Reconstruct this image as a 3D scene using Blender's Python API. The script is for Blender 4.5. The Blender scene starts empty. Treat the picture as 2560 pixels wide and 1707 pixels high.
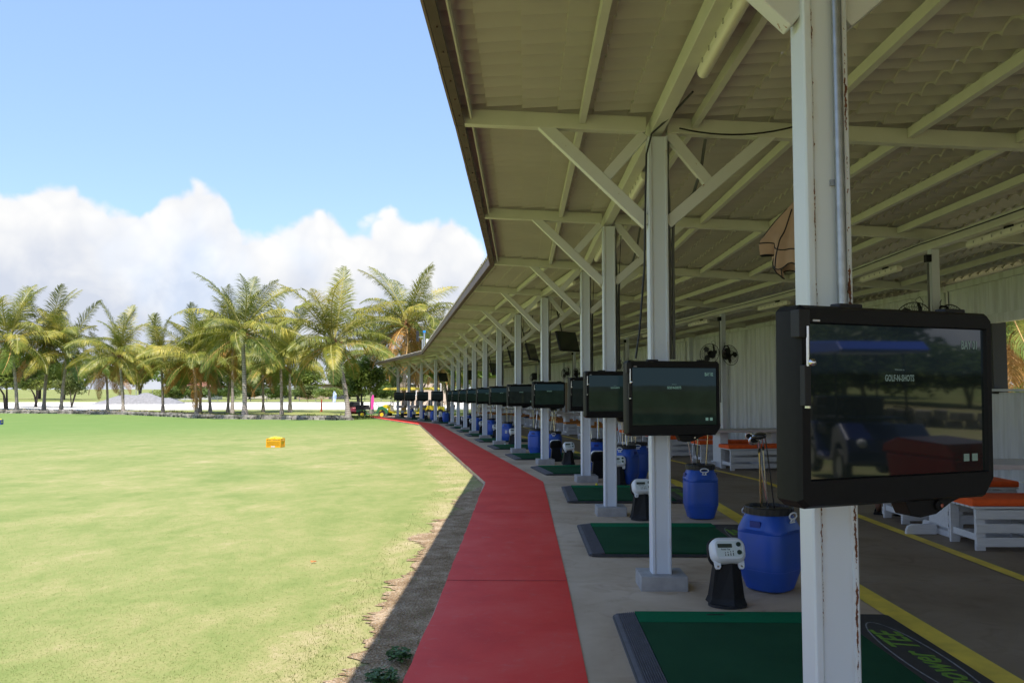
import bpy, bmesh, math, random
import numpy as np
from mathutils import Vector, Matrix, Quaternion, noise as mnoise
R = math.radians
rnd = random.Random(7)
scene = bpy.context.scene

# ---------------------------------------------------------------- camera, light, sky
cam_d = bpy.data.cameras.new('camera'); cam = bpy.data.objects.new('camera', cam_d)
scene.collection.objects.link(cam); scene.camera = cam
cam.location = (0, 0, 1.55); cam.rotation_euler = (R(90 + 3.23), 0, 0)
cam_d.sensor_width = 36; cam_d.lens = 36 * 2066 / 2560; cam_d.clip_start = .05; cam_d.clip_end = 3000
SUN = Vector((.34, -1.9, 3.87)).normalized()
sd = bpy.data.lights.new('sun', 'SUN'); sd.energy = 3.6; sd.angle = R(.53); sd.color = (1, .955, .88)
so = bpy.data.objects.new('sun', sd); scene.collection.objects.link(so)
so.rotation_euler = SUN.to_track_quat('Z', 'Y').to_euler(); so.location = (20, -60, 80)
scene.view_settings.view_transform = 'Standard'; scene.view_settings.look = 'None'
scene.view_settings.exposure = 1.05; scene.view_settings.gamma = 1
scene.cycles.max_bounces = 8; scene.cycles.diffuse_bounces = 4; scene.cycles.glossy_bounces = 4
scene.cycles.transparent_max_bounces = 12; scene.cycles.caustics_reflective = False; scene.cycles.caustics_refractive = False
scene.cycles.sample_clamp_indirect = 6

world = bpy.data.worlds.new('World'); scene.world = world; world.use_nodes = True
nt = world.node_tree; nt.nodes.clear()
def N(t, typ, **kw):
    n = t.nodes.new(typ)
    for k, v in kw.items(): setattr(n, k, v)
    return n
def setin(t, sock, v):
    if isinstance(v, bpy.types.NodeSocket): t.links.new(v, sock)
    else: sock.default_value = v
def MATH(t, op, a, b=0.0, c=None, clamp=False):
    n = N(t, 'ShaderNodeMath', operation=op, use_clamp=clamp)
    setin(t, n.inputs[0], a); setin(t, n.inputs[1], b)
    if c is not None: setin(t, n.inputs[2], c)
    return n.outputs[0]
def MIX(t, f, a, b, blend='MIX'):
    n = N(t, 'ShaderNodeMix', data_type='RGBA', blend_type=blend)
    setin(t, n.inputs[0], f); setin(t, n.inputs[6], a); setin(t, n.inputs[7], b)
    return n.outputs[2]
def RAMP(t, f, stops, interp='LINEAR'):
    n = N(t, 'ShaderNodeValToRGB'); n.color_ramp.interpolation = interp
    e = n.color_ramp.elements
    while len(e) < len(stops): e.new(.5)
    for el, (p, c) in zip(e, stops):
        el.position = p; el.color = (*c, 1) if len(c) == 3 else c
    t.links.new(f, n.inputs[0]); return n.outputs[0]
def NOISE(t, vec, scale, detail=3, rough=.55, dist=0):
    n = N(t, 'ShaderNodeTexNoise')
    if vec is not None: t.links.new(vec, n.inputs['Vector'])
    n.inputs['Scale'].default_value = scale; n.inputs['Detail'].default_value = detail
    n.inputs['Roughness'].default_value = rough; n.inputs['Distortion'].default_value = dist
    return n.outputs['Fac']
def c4(c): return (*c, 1)

sky = N(nt, 'ShaderNodeTexSky', sky_type='NISHITA', sun_disc=False, sun_elevation=math.asin(SUN.z),
        sun_rotation=math.atan2(SUN.x, SUN.y), altitude=0, air_density=1.0, dust_density=.6, ozone_density=1.0)
tc = N(nt, 'ShaderNodeTexCoord'); sep = N(nt, 'ShaderNodeSeparateXYZ'); nt.links.new(tc.outputs['Generated'], sep.inputs[0])
X, Y, Z = sep.outputs
azi = MATH(nt, 'ARCTAN2', X, Y)                                      # 0 straight ahead, negative to the left
elev = MATH(nt, 'ARCSINE', Z)
# height of the cumulus tops above the horizon, by compass direction
fc = N(nt, 'ShaderNodeFloatCurve'); cv = fc.mapping.curves[0]
pts = [(-180, 9), (-130, 13), (-95, 10), (-60, 14), (-40, 12.6), (-31.5, 12.4), (-28.5, 13.6), (-27, 12.3), (-24.5, 12.2), (-23, 13.3), (-21, 14.3),
       (-19.6, 13.9), (-18.6, 12.2), (-17.2, 10.9), (-15.5, 11.6), (-13.2, 12.9), (-11.6, 12.6), (-10.5, 11.3), (-9, 12.9), (-7.6, 12.4), (-6.3, 12.2), (-4.4, 13.2), (-3.2, 11.8),
       (-1, 9.2), (3, 8), (12, 10), (30, 12), (60, 9), (100, 12), (150, 8), (180, 9)]
while len(cv.points) < len(pts): cv.points.new(.5, .5)
for p, (a, h) in zip(cv.points, pts): p.location = ((a + 180) / 360, (h - 1.35) / 20); p.handle_type = 'AUTO'
fc.mapping.update()
nt.links.new(MATH(nt, 'MULTIPLY_ADD', azi, 1 / (2 * math.pi), .5), fc.inputs['Value'])
top = MATH(nt, 'MULTIPLY', fc.outputs[0], R(20))
cvec = N(nt, 'ShaderNodeCombineXYZ'); nt.links.new(azi, cvec.inputs[0]); nt.links.new(elev, cvec.inputs[2]); cvec.inputs[1].default_value = .37
cv_ = cvec.outputs[0]
n1 = NOISE(nt, cv_, 11, 5, .55, .35); n2 = NOISE(nt, cv_, 34, 3, .6, .5); n3 = NOISE(nt, cv_, 5, 4, .5, .4)
warp = N(nt, 'ShaderNodeTexNoise'); nt.links.new(cv_, warp.inputs['Vector']); warp.inputs['Scale'].default_value = 22; warp.inputs['Detail'].default_value = 2
wv = N(nt, 'ShaderNodeVectorMath', operation='MULTIPLY_ADD'); nt.links.new(warp.outputs['Color'], wv.inputs[0]); wv.inputs[1].default_value = (.03, .03, .03); nt.links.new(cv_, wv.inputs[2])
vor = N(nt, 'ShaderNodeTexVoronoi', feature='F1', voronoi_dimensions='3D'); nt.links.new(wv.outputs[0], vor.inputs['Vector']); vor.inputs['Scale'].default_value = 17; vor.inputs['Detail'].default_value = 2.2; vor.inputs['Roughness'].default_value = .55; vor.normalize = True
puff = MATH(nt, 'SUBTRACT', .5, vor.outputs['Distance'])
d = MATH(nt, 'SUBTRACT', top, elev)
d = MATH(nt, 'ADD', d, MATH(nt, 'MULTIPLY', MATH(nt, 'SUBTRACT', n1, .5), .030))
d = MATH(nt, 'ADD', d, MATH(nt, 'MULTIPLY', MATH(nt, 'SUBTRACT', n2, .5), .012))
d = MATH(nt, 'ADD', d, MATH(nt, 'MULTIPLY', MATH(nt, 'SUBTRACT', puff, .12), .085))
edge = N(nt, 'ShaderNodeMapRange', interpolation_type='SMOOTHSTEP'); nt.links.new(d, edge.inputs[0])
edge.inputs[1].default_value = -.004; edge.inputs[2].default_value = .012
thin = N(nt, 'ShaderNodeMapRange', interpolation_type='SMOOTHSTEP'); nt.links.new(n3, thin.inputs[0])
thin.inputs[1].default_value = .30; thin.inputs[2].default_value = .50; thin.inputs[3].default_value = .72
cmask = MATH(nt, 'MULTIPLY', edge.outputs[0], thin.outputs[0])
# sparse small clouds higher up, mostly out of frame
vis = N(nt, 'ShaderNodeMapRange', interpolation_type='SMOOTHSTEP'); nt.links.new(n1, vis.inputs[0])
vis.inputs[1].default_value = .60; vis.inputs[2].default_value = .78
hi = N(nt, 'ShaderNodeMapRange', interpolation_type='SMOOTHSTEP'); nt.links.new(elev, hi.inputs[0]); hi.inputs[1].default_value = R(34); hi.inputs[2].default_value = R(50)
cmask = MATH(nt, 'MAXIMUM', cmask, MATH(nt, 'MULTIPLY', MATH(nt, 'MULTIPLY', vis.outputs[0], hi.outputs[0]), .55))
# cloud colour: white tops, grey-lavender inside and underneath
dd = N(nt, 'ShaderNodeMapRange', interpolation_type='SMOOTHSTEP'); nt.links.new(d, dd.inputs[0]); dd.inputs[1].default_value = .02; dd.inputs[2].default_value = .13
shade = MATH(nt, 'MULTIPLY', dd.outputs[0], MATH(nt, 'MULTIPLY_ADD', n1, 3.2, -.95), clamp=True)
shade = MATH(nt, 'ADD', shade, MATH(nt, 'MULTIPLY', MATH(nt, 'SUBTRACT', .33, puff), 2.0), clamp=True)
ccol = MIX(nt, shade, (1.00, .995, .98, 1), (.66, .71, .82, 1))
bg1 = N(nt, 'ShaderNodeBackground'); bg1.inputs[1].default_value = .15
hs = N(nt, 'ShaderNodeHueSaturation'); hs.inputs['Saturation'].default_value = .97; hs.inputs['Value'].default_value = 1.0
nt.links.new(sky.outputs[0], hs.inputs['Color']); nt.links.new(MIX(nt, .55, MIX(nt, 1.0, hs.outputs[0], (.84, .86, 1.0, 1), 'MULTIPLY'), (1.28, 2.02, 3.25, 1)), bg1.inputs[0])
bg2 = N(nt, 'ShaderNodeBackground'); nt.links.new(ccol, bg2.inputs[0]); bg2.inputs[1].default_value = .50
mx = N(nt, 'ShaderNodeMixShader'); nt.links.new(cmask, mx.inputs[0]); nt.links.new(bg1.outputs[0], mx.inputs[1]); nt.links.new(bg2.outputs[0], mx.inputs[2])
wo = N(nt, 'ShaderNodeOutputWorld'); nt.links.new(mx.outputs[0], wo.inputs[0])

# ---------------------------------------------------------------- object helpers
COL = scene.collection
def new_obj(name, data, parent=None, loc=None, rotz=None):
    o = bpy.data.objects.new(name, data); COL.objects.link(o)
    if parent: o.parent = parent
    if loc is not None: o.location = loc
    if rotz is not None: o.rotation_euler = (0, 0, rotz)
    return o
def tag(o, label, cat, group=None):
    o['label'] = label; o['category'] = cat
    if group: o['group'] = group
    return o
def thing(name, label, cat, loc=(0, 0, 0), rotz=0, group=None):
    o = new_obj(name, None, None, loc, rotz); o.empty_display_size = .1
    return tag(o, label, cat, group)
def struct(o): o['kind'] = 'structure'; return o
def stuff(o): o['kind'] = 'stuff'; return o
def dup(o, parent=None, loc=None, rotz=None, label=None, group=None):
    c = o.copy(); COL.objects.link(c)
    if parent is not None: c.parent = parent
    if loc is not None: c.location = loc
    if rotz is not None: c.rotation_euler = (0, 0, rotz)
    if label: c['label'] = label
    if group: c['group'] = group
    for ch in list(o.children): dup(ch, c)
    return c
class MB:
    def __init__(s): s.v = []; s.f = []; s.m = []; s.k = 0
    def add(s, vs, fs):
        b = len(s.v); s.v += [tuple(v) for v in vs]; s.f += [tuple(b + i for i in f) for f in fs]; s.m += [s.k] * len(fs); return s
    def box(s, x0, y0, z0, x1, y1, z1):
        return s.add([(x0, y0, z0), (x1, y0, z0), (x1, y1, z0), (x0, y1, z0), (x0, y0, z1), (x1, y0, z1), (x1, y1, z1), (x0, y1, z1)],
                     [(0, 3, 2, 1), (4, 5, 6, 7), (0, 1, 5, 4), (1, 2, 6, 5), (2, 3, 7, 6), (3, 0, 4, 7)])
    def bar(s, p, q, w, h, up=(0, 0, 1)):
        p, q = Vector(p), Vector(q); t = (q - p).normalized(); u = Vector(up)
        r = t.cross(u)
        if r.length < 1e-4: r = t.cross(Vector((1, 0, 0)))
        r.normalize(); u = r.cross(t).normalized(); r *= w / 2; u *= h / 2
        return s.add([p - r - u, p + r - u, p + r + u, p - r + u, q - r - u, q + r - u, q + r + u, q - r + u],
                     [(0, 1, 2, 3), (7, 6, 5, 4), (0, 4, 5, 1), (1, 5, 6, 2), (2, 6, 7, 3), (3, 7, 4, 0)])
    def tube(s, pts, r, n=8, cap=True):
        pts = [Vector(p) for p in pts]; m = len(pts)
        rs = r if isinstance(r, (list, tuple)) else [r] * m
        b = len(s.v); prev = None; vs = []; fs = []
        for i, p in enumerate(pts):
            t = (pts[min(i + 1, m - 1)] - pts[max(i - 1, 0)]).normalized()
            if prev is None:
                a = Vector((0, 0, 1)) if abs(t.z) < .9 else Vector((1, 0, 0)); u = t.cross(a).normalized()
            else: u = (prev - t * prev.dot(t)).normalized()
            prev = u; w = t.cross(u)
            for j in range(n):
                an = 2 * math.pi * j / n; vs.append(p + (u * math.cos(an) + w * math.sin(an)) * rs[i])
        for i in range(m - 1):
            for j in range(n):
                k = (j + 1) % n; fs.append((i * n + j, i * n + k, (i + 1) * n + k, (i + 1) * n + j))
        if cap: fs += [tuple(range(n - 1, -1, -1)), tuple((m - 1) * n + j for j in range(n))]
        return s.add(vs, fs)
    def lathe(s, prof, n=20, c=(0, 0), sq=0.0, caps=True):
        """prof: (radius, z); sq > 0 pulls the section towards a rounded square"""
        vs = []; fs = []
        for r, z in prof:
            for j in range(n):
                a = 2 * math.pi * (j + .5) / n
                k = 1.0
                if sq:
                    e = 2 + sq; k = (abs(math.cos(a)) ** e + abs(math.sin(a)) ** e) ** (-1 / e)
                vs.append((c[0] + r * k * math.cos(a), c[1] + r * k * math.sin(a), z))
        for i in range(len(prof) - 1):
            for j in range(n):
                k = (j + 1) % n; fs.append((i * n + j, i * n + k, (i + 1) * n + k, (i + 1) * n + j))
        if caps: fs += [tuple(range(n - 1, -1, -1)), tuple((len(prof) - 1) * n + j for j in range(n))]
        return s.add(vs, fs)
    def prism(s, poly, a, b, axis='z'):
        """extrude a 2-D polygon between a and b along an axis"""
        n = len(poly)
        def P(p, t): return (p[0], p[1], t) if axis == 'z' else ((p[0], t, p[1]) if axis == 'y' else (t, p[0], p[1]))
        vs = [P(p, a) for p in poly] + [P(p, b) for p in poly]
        return s.add(vs, [tuple(range(n - 1, -1, -1)), tuple(range(n, 2 * n))] + [(i, (i + 1) % n, n + (i + 1) % n, n + i) for i in range(n)])
    def ball(s, c, r, n=10, m=6, sz=1):
        vs = [(c[0], c[1], c[2] - r * sz)]; fs = []
        for i in range(1, m):
            t = math.pi * i / m - math.pi / 2
            for j in range(n):
                a = 2 * math.pi * j / n; vs.append((c[0] + r * math.cos(t) * math.cos(a), c[1] + r * math.cos(t) * math.sin(a), c[2] + r * sz * math.sin(t)))
        vs.append((c[0], c[1], c[2] + r * sz))
        for j in range(n): fs.append((0, 1 + (j + 1) % n, 1 + j))
        for i in range(m - 2):
            for j in range(n):
                k = (j + 1) % n; fs.append((1 + i * n + j, 1 + i * n + k, 1 + (i + 1) * n + k, 1 + (i + 1) * n + j))
        L = len(vs) - 1
        for j in range(n): fs.append((1 + (m - 2) * n + j, 1 + (m - 2) * n + (j + 1) % n, L))
        return s.add(vs, fs)
    def mesh(s, name, mats, smooth=None, fix=False):
        me = bpy.data.meshes.new(name); me.from_pydata(s.v, [], s.f)
        if not isinstance(mats, (list, tuple)): mats = [mats]
        for m in mats: me.materials.append(m)
        if len(mats) > 1: me.polygons.foreach_set('material_index', s.m)
        if fix:
            bm = bmesh.new(); bm.from_mesh(me); bmesh.ops.recalc_face_normals(bm, faces=bm.faces); bm.to_mesh(me); bm.free()
        if smooth is not None:
            me.polygons.foreach_set('use_smooth', [True] * len(me.polygons)); me.set_sharp_from_angle(angle=R(smooth))
        me.update(); return me
    def obj(s, name, mats, parent=None, smooth=None, bevel=0, loc=None, rotz=None, fix=True):
        o = new_obj(name, s.mesh(name, mats, smooth, fix), parent, loc, rotz)
        if bevel:
            b = o.modifiers.new('bevel', 'BEVEL'); b.width = bevel; b.segments = 2; b.limit_method = 'ANGLE'; b.angle_limit = R(40)
        return o

def text_mesh(txt, size, mat, xs=1.0, weight=0.0, extrude=.0004, italic=0.0, align='CENTER', aligny='CENTER'):
    cu = bpy.data.curves.new('text', 'FONT'); cu.body = txt; cu.size = size; cu.offset = weight; cu.extrude = extrude
    cu.align_x = align; cu.align_y = aligny; cu.shear = italic; cu.resolution_u = 2
    o = bpy.data.objects.new('text', cu); COL.objects.link(o)
    dg = bpy.context.evaluated_depsgraph_get(); me = bpy.data.meshes.new_from_object(o.evaluated_get(dg))
    bpy.data.objects.remove(o); bpy.data.curves.remove(cu)
    me.transform(Matrix.Diagonal((xs, 1, 1, 1))); me.materials.clear(); me.materials.append(mat)
    return me

# ---------------------------------------------------------------- materials
def mat(name, col, rough=.6, metal=0.0, var=0.0, vscale=8, col2=None, bump=0.0, bscale=60, spec=.5, obj=True, stretch=None, emit=None, estr=0, coat=0, detail=4, lo=.35, hi=.65):
    m = bpy.data.materials.new(name); m.use_nodes = True; t = m.node_tree; b = t.nodes['Principled BSDF']
    b.inputs['Roughness'].default_value = rough; b.inputs['Metallic'].default_value = metal
    b.inputs['Specular IOR Level'].default_value = spec; b.inputs['Base Color'].default_value = c4(col)
    if coat: b.inputs['Coat Weight'].default_value = coat; b.inputs['Coat Roughness'].default_value = .08
    if emit: b.inputs['Emission Color'].default_value = c4(emit); b.inputs['Emission Strength'].default_value = estr
    vec = None
    if var or bump or col2:
        tc = N(t, 'ShaderNodeTexCoord'); vec = tc.outputs['Object']
        if stretch:
            mp = N(t, 'ShaderNodeMapping'); mp.inputs['Scale'].default_value = stretch; t.links.new(vec, mp.inputs[0]); vec = mp.outputs[0]
    if var or col2:
        c2 = col2 or tuple(max(0, x * (1 - var)) for x in col)
        f = NOISE(t, vec, vscale, detail)
        cc = RAMP(t, f, [(lo, c2), (hi, col)]); t.links.new(cc, b.inputs['Base Color'])
    if bump:
        bn = N(t, 'ShaderNodeBump'); bn.inputs['Strength'].default_value = bump; bn.inputs['Distance'].default_value = .01
        t.links.new(NOISE(t, vec, bscale, 4), bn.inputs['Height']); t.links.new(bn.outputs[0], b.inputs['Normal'])
    m['nt'] = 1
    return m
def bsdf(m): return m.node_tree.nodes['Principled BSDF']
M = {}
M['steel'] = mat('white_steel', (.62, .66, .70), .42, var=.06, vscale=5, bump=.03, bscale=220)
M['steel_roof'] = mat('cream_steel', (.60, .60, .52), .45, var=.07, vscale=4)
M['sheet'] = mat('roof_sheet', (.49, .465, .43), .38, var=.08, vscale=1.3)
M['fascia'] = mat('fascia_brown', (.17, .105, .10), .5, var=.25, vscale=3)
M['fascia_in'] = mat('fascia_dark', (.075, .042, .034), .6, var=.3, vscale=6)
M['concrete_block'] = mat('plinth_concrete', (.36, .35, .34), .85, var=.22, vscale=9, bump=.25, bscale=90)
M['galv'] = mat('galvanised', (.42, .44, .46), .38, .7, var=.2, vscale=30)
M['conduit_grey'] = mat('grey_conduit', (.11, .115, .105), .5, var=.15)
M['cable'] = mat('black_cable', (.012, .012, .013), .5)
M['black'] = mat('black_plastic', (.008, .008, .009), .5, var=.2, vscale=40, bump=.05, bscale=400, spec=.22)
M['black2'] = mat('charcoal_plastic', (.022, .022, .024), .55, bump=.1, bscale=300, spec=.3)
M['rubber'] = mat('rubber', (.03, .03, .034), .6, var=.2)
M['rubber_grey'] = mat('ribbed_rubber', (.105, .105, .125), .55, var=.3, vscale=14)
M['white_pl'] = mat('white_plastic', (.72, .74, .76), .32)
M['panel_pl'] = mat('panel_film', (.62, .68, .66), .35)
M['lcd'] = mat('lcd', (.05, .065, .05), .15)
M['btn'] = mat('green_button', (.012, .035, .025), .35)
M['blue'] = mat('blue_drum', (.010, .070, .42), .42, col2=(.020, .075, .33), vscale=4, bump=.04, bscale=30)
M['lid'] = mat('drum_lid', (.012, .012, .013), .45)
M['chrome'] = mat('chrome', (.6, .6, .62), .16, 1.0)
M['gold_steel'] = mat('gold_shaft', (.55, .45, .28), .22, 1.0)
M['graph'] = mat('graphite', (.02, .02, .022), .25)
M['white_wood'] = mat('white_wood', (.66, .67, .69), .6, var=.1, vscale=6, stretch=(1, 8, 8), bump=.06, bscale=60)
M['cream_wood'] = mat('table_top', (.60, .56, .55), .5, var=.1, vscale=6)
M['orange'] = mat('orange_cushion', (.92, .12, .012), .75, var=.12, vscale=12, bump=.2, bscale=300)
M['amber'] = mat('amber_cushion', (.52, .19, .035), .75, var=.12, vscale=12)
M['navy'] = mat('navy_cushion', (.012, .016, .045), .75)
M['turf_l'] = mat('tee_turf', (.006, .17, .07), .95, var=.35, vscale=160, bump=.6, bscale=500, spec=.1)
M['turf_d'] = mat('worn_turf', (.012, .060, .026), .95, col2=(.018, .082, .036), vscale=2.2, bump=.6, bscale=500, spec=.1, lo=.3, hi=.7)
M['logo_green'] = mat('logo_green', (.16, .32, .03), .8, var=.3, vscale=60)
M['logo_grey'] = mat('logo_grey', (.27, .28, .31), .8, var=.4, vscale=40)
M['ball_y'] = mat('ball_yellow', (.75, .62, .03), .3)
M['ball_w'] = mat('ball_white', (.75, .78, .82), .3)
M['beige'] = mat('beige_cover', (.50, .335, .235), .8, var=.14, vscale=5, bump=.15, bscale=25)
M['tube'] = mat('lamp_diffuser', (.68, .66, .54), .3)
M['lamp_body'] = mat('lamp_body', (.62, .60, .52), .5)
M['paper'] = mat('paper', (.62, .64, .68), .7)

# rusty post paint: rust follows the two front seams of the section
def rusty(name, base, seams, amount):
    m = mat(name, base, .42, bump=.03, bscale=220); t = m.node_tree; b = bsdf(m)
    tc = N(t, 'ShaderNodeTexCoord'); sp = N(t, 'ShaderNodeSeparateXYZ'); t.links.new(tc.outputs['Object'], sp.inputs[0])
    mp = N(t, 'ShaderNodeMapping'); mp.inputs['Scale'].default_value = (1.5, 1.5, .45); t.links.new(tc.outputs['Object'], mp.inputs[0])
    n1 = NOISE(t, mp.outputs[0], 14, 5, .62); n2 = NOISE(t, tc.outputs['Object'], 90, 4, .6)
    wob = MATH(t, 'MULTIPLY', MATH(t, 'SUBTRACT', NOISE(t, tc.outputs['Object'], 38, 3), .5), .016)
    tot = None; halo = None
    for sx, w, th in seams:
        dx = MATH(t, 'ABSOLUTE', MATH(t, 'SUBTRACT', MATH(t, 'ADD', sp.outputs[0], wob), sx))
        nar = MATH(t, 'SUBTRACT', 1, MATH(t, 'DIVIDE', dx, w), clamp=True)
        g = MATH(t, 'GREATER_THAN', MATH(t, 'MULTIPLY', MATH(t, 'POWER', nar, .5), MATH(t, 'ADD', n1, MATH(t, 'MULTIPLY', MATH(t, 'SUBTRACT', n2, .5), .5))), th)
        nar = MATH(t, 'MULTIPLY', nar, MATH(t, 'MULTIPLY_ADD', MATH(t, 'GREATER_THAN', sp.outputs[2], 1.6), .38, .62))
        front = MATH(t, 'LESS_THAN', sp.outputs[1], 0)
        g = MATH(t, 'MULTIPLY', g, front)
        h = MATH(t, 'MULTIPLY', MATH(t, 'SUBTRACT', 1, MATH(t, 'DIVIDE', dx, w * 2.2), clamp=True), MATH(t, 'MULTIPLY', MATH(t, 'SUBTRACT', n1, .42, clamp=True), 3.0, clamp=True))
        tot = g if tot is None else MATH(t, 'MAXIMUM', tot, g); halo = h if halo is None else MATH(t, 'MAXIMUM', halo, h)
    rc = RAMP(t, n2, [(.35, (.045, .015, .009)), (.65, (.21, .07, .022))])
    c = MIX(t, MATH(t, 'MULTIPLY', halo, .55), c4(base), (.50, .36, .17, 1)); c = MIX(t, tot, c, rc)
    t.links.new(c, b.inputs['Base Color']); t.links.new(MATH(t, 'MULTIPLY_ADD', tot, .45, .42), b.inputs['Roughness'])
    return m
M['post_rust'] = rusty('rusty_white_post', (.64, .68, .71), [(-.045, .010, .49), (.066, .010, .455)], 1)
M['post_light'] = rusty('white_post', (.60, .65, .72), [(-.045, .006, .68), (.066, .006, .66)], 1)
M['lip_rust'] = rusty('rusty_lip', (.62, .63, .60), [(.0, .014, .42)], 1)
# welded braces: small rust specks
mm = mat('brace_steel', (.62, .64, .61), .45); t = mm.node_tree
tc = N(t, 'ShaderNodeTexCoord'); f = NOISE(t, tc.outputs['Object'], 9, 6, .7)
t.links.new(RAMP(t, f, [(.0, (.62, .63, .60)), (.655, (.60, .61, .57)), (.675, (.30, .14, .06)), (1, (.16, .06, .03))]), bsdf(mm).inputs['Base Color'])
M['brace'] = mm

# ---------------------------------------------------------------- the plan of the building
P = {1: (1.097, 2.90), 2: (1.166, 6.58), 3: (1.207, 10.26), 4: (1.25, 14.1)}
for k in range(5, 13): P[k] = (P[k - 1][0] - .549, P[k - 1][1] + 3.69)
for k in range(13, 17): P[k] = (P[k - 1][0] - 1.23, P[k - 1][1] + 3.72)
P[0] = (1.07, -.78); P[-1] = (1.02, -4.46); P[17] = (P[16][0] - 1.2, P[16][1] + 3.6)
def zf(y): return -.0107 * max(0, min(y, 78) - 11.5)
def _dir(a, b):
    v = Vector((P[b][0] - P[a][0], P[b][1] - P[a][1])); return v.normalized()
LAT = {}
for k in range(-1, 18):
    a = _dir(max(k - 1, -1), max(k, 0)); b = _dir(min(k, 16), min(k + 1, 17)); t_ = (a + b).normalized()
    n_ = Vector((t_.y, -t_.x)); LAT[k] = n_ / max(.2, n_.dot(Vector((b.y, -b.x))))
def pt(s, D, h=0.0):
    k = max(-1, min(16, math.floor(s))); f = s - k
    a = Vector(P[k]) + LAT[k] * D; b = Vector(P[k + 1]) + LAT[k + 1] * D
    q = a.lerp(b, f); return Vector((q.x, q.y, zf(q.y) + h))
def head(s):
    """rotation about z of the local frame: +x into the building, +y along the row"""
    k = max(-1, min(16, math.floor(s))); v = _dir(k, k + 1); return math.atan2(-v.x, v.y)
def headp(k): n_ = LAT[k]; return math.atan2(n_.y, n_.x)
def rooftop(D): return 3.725 - .05 * D
DE, DR = -1.615, 8.6

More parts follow.
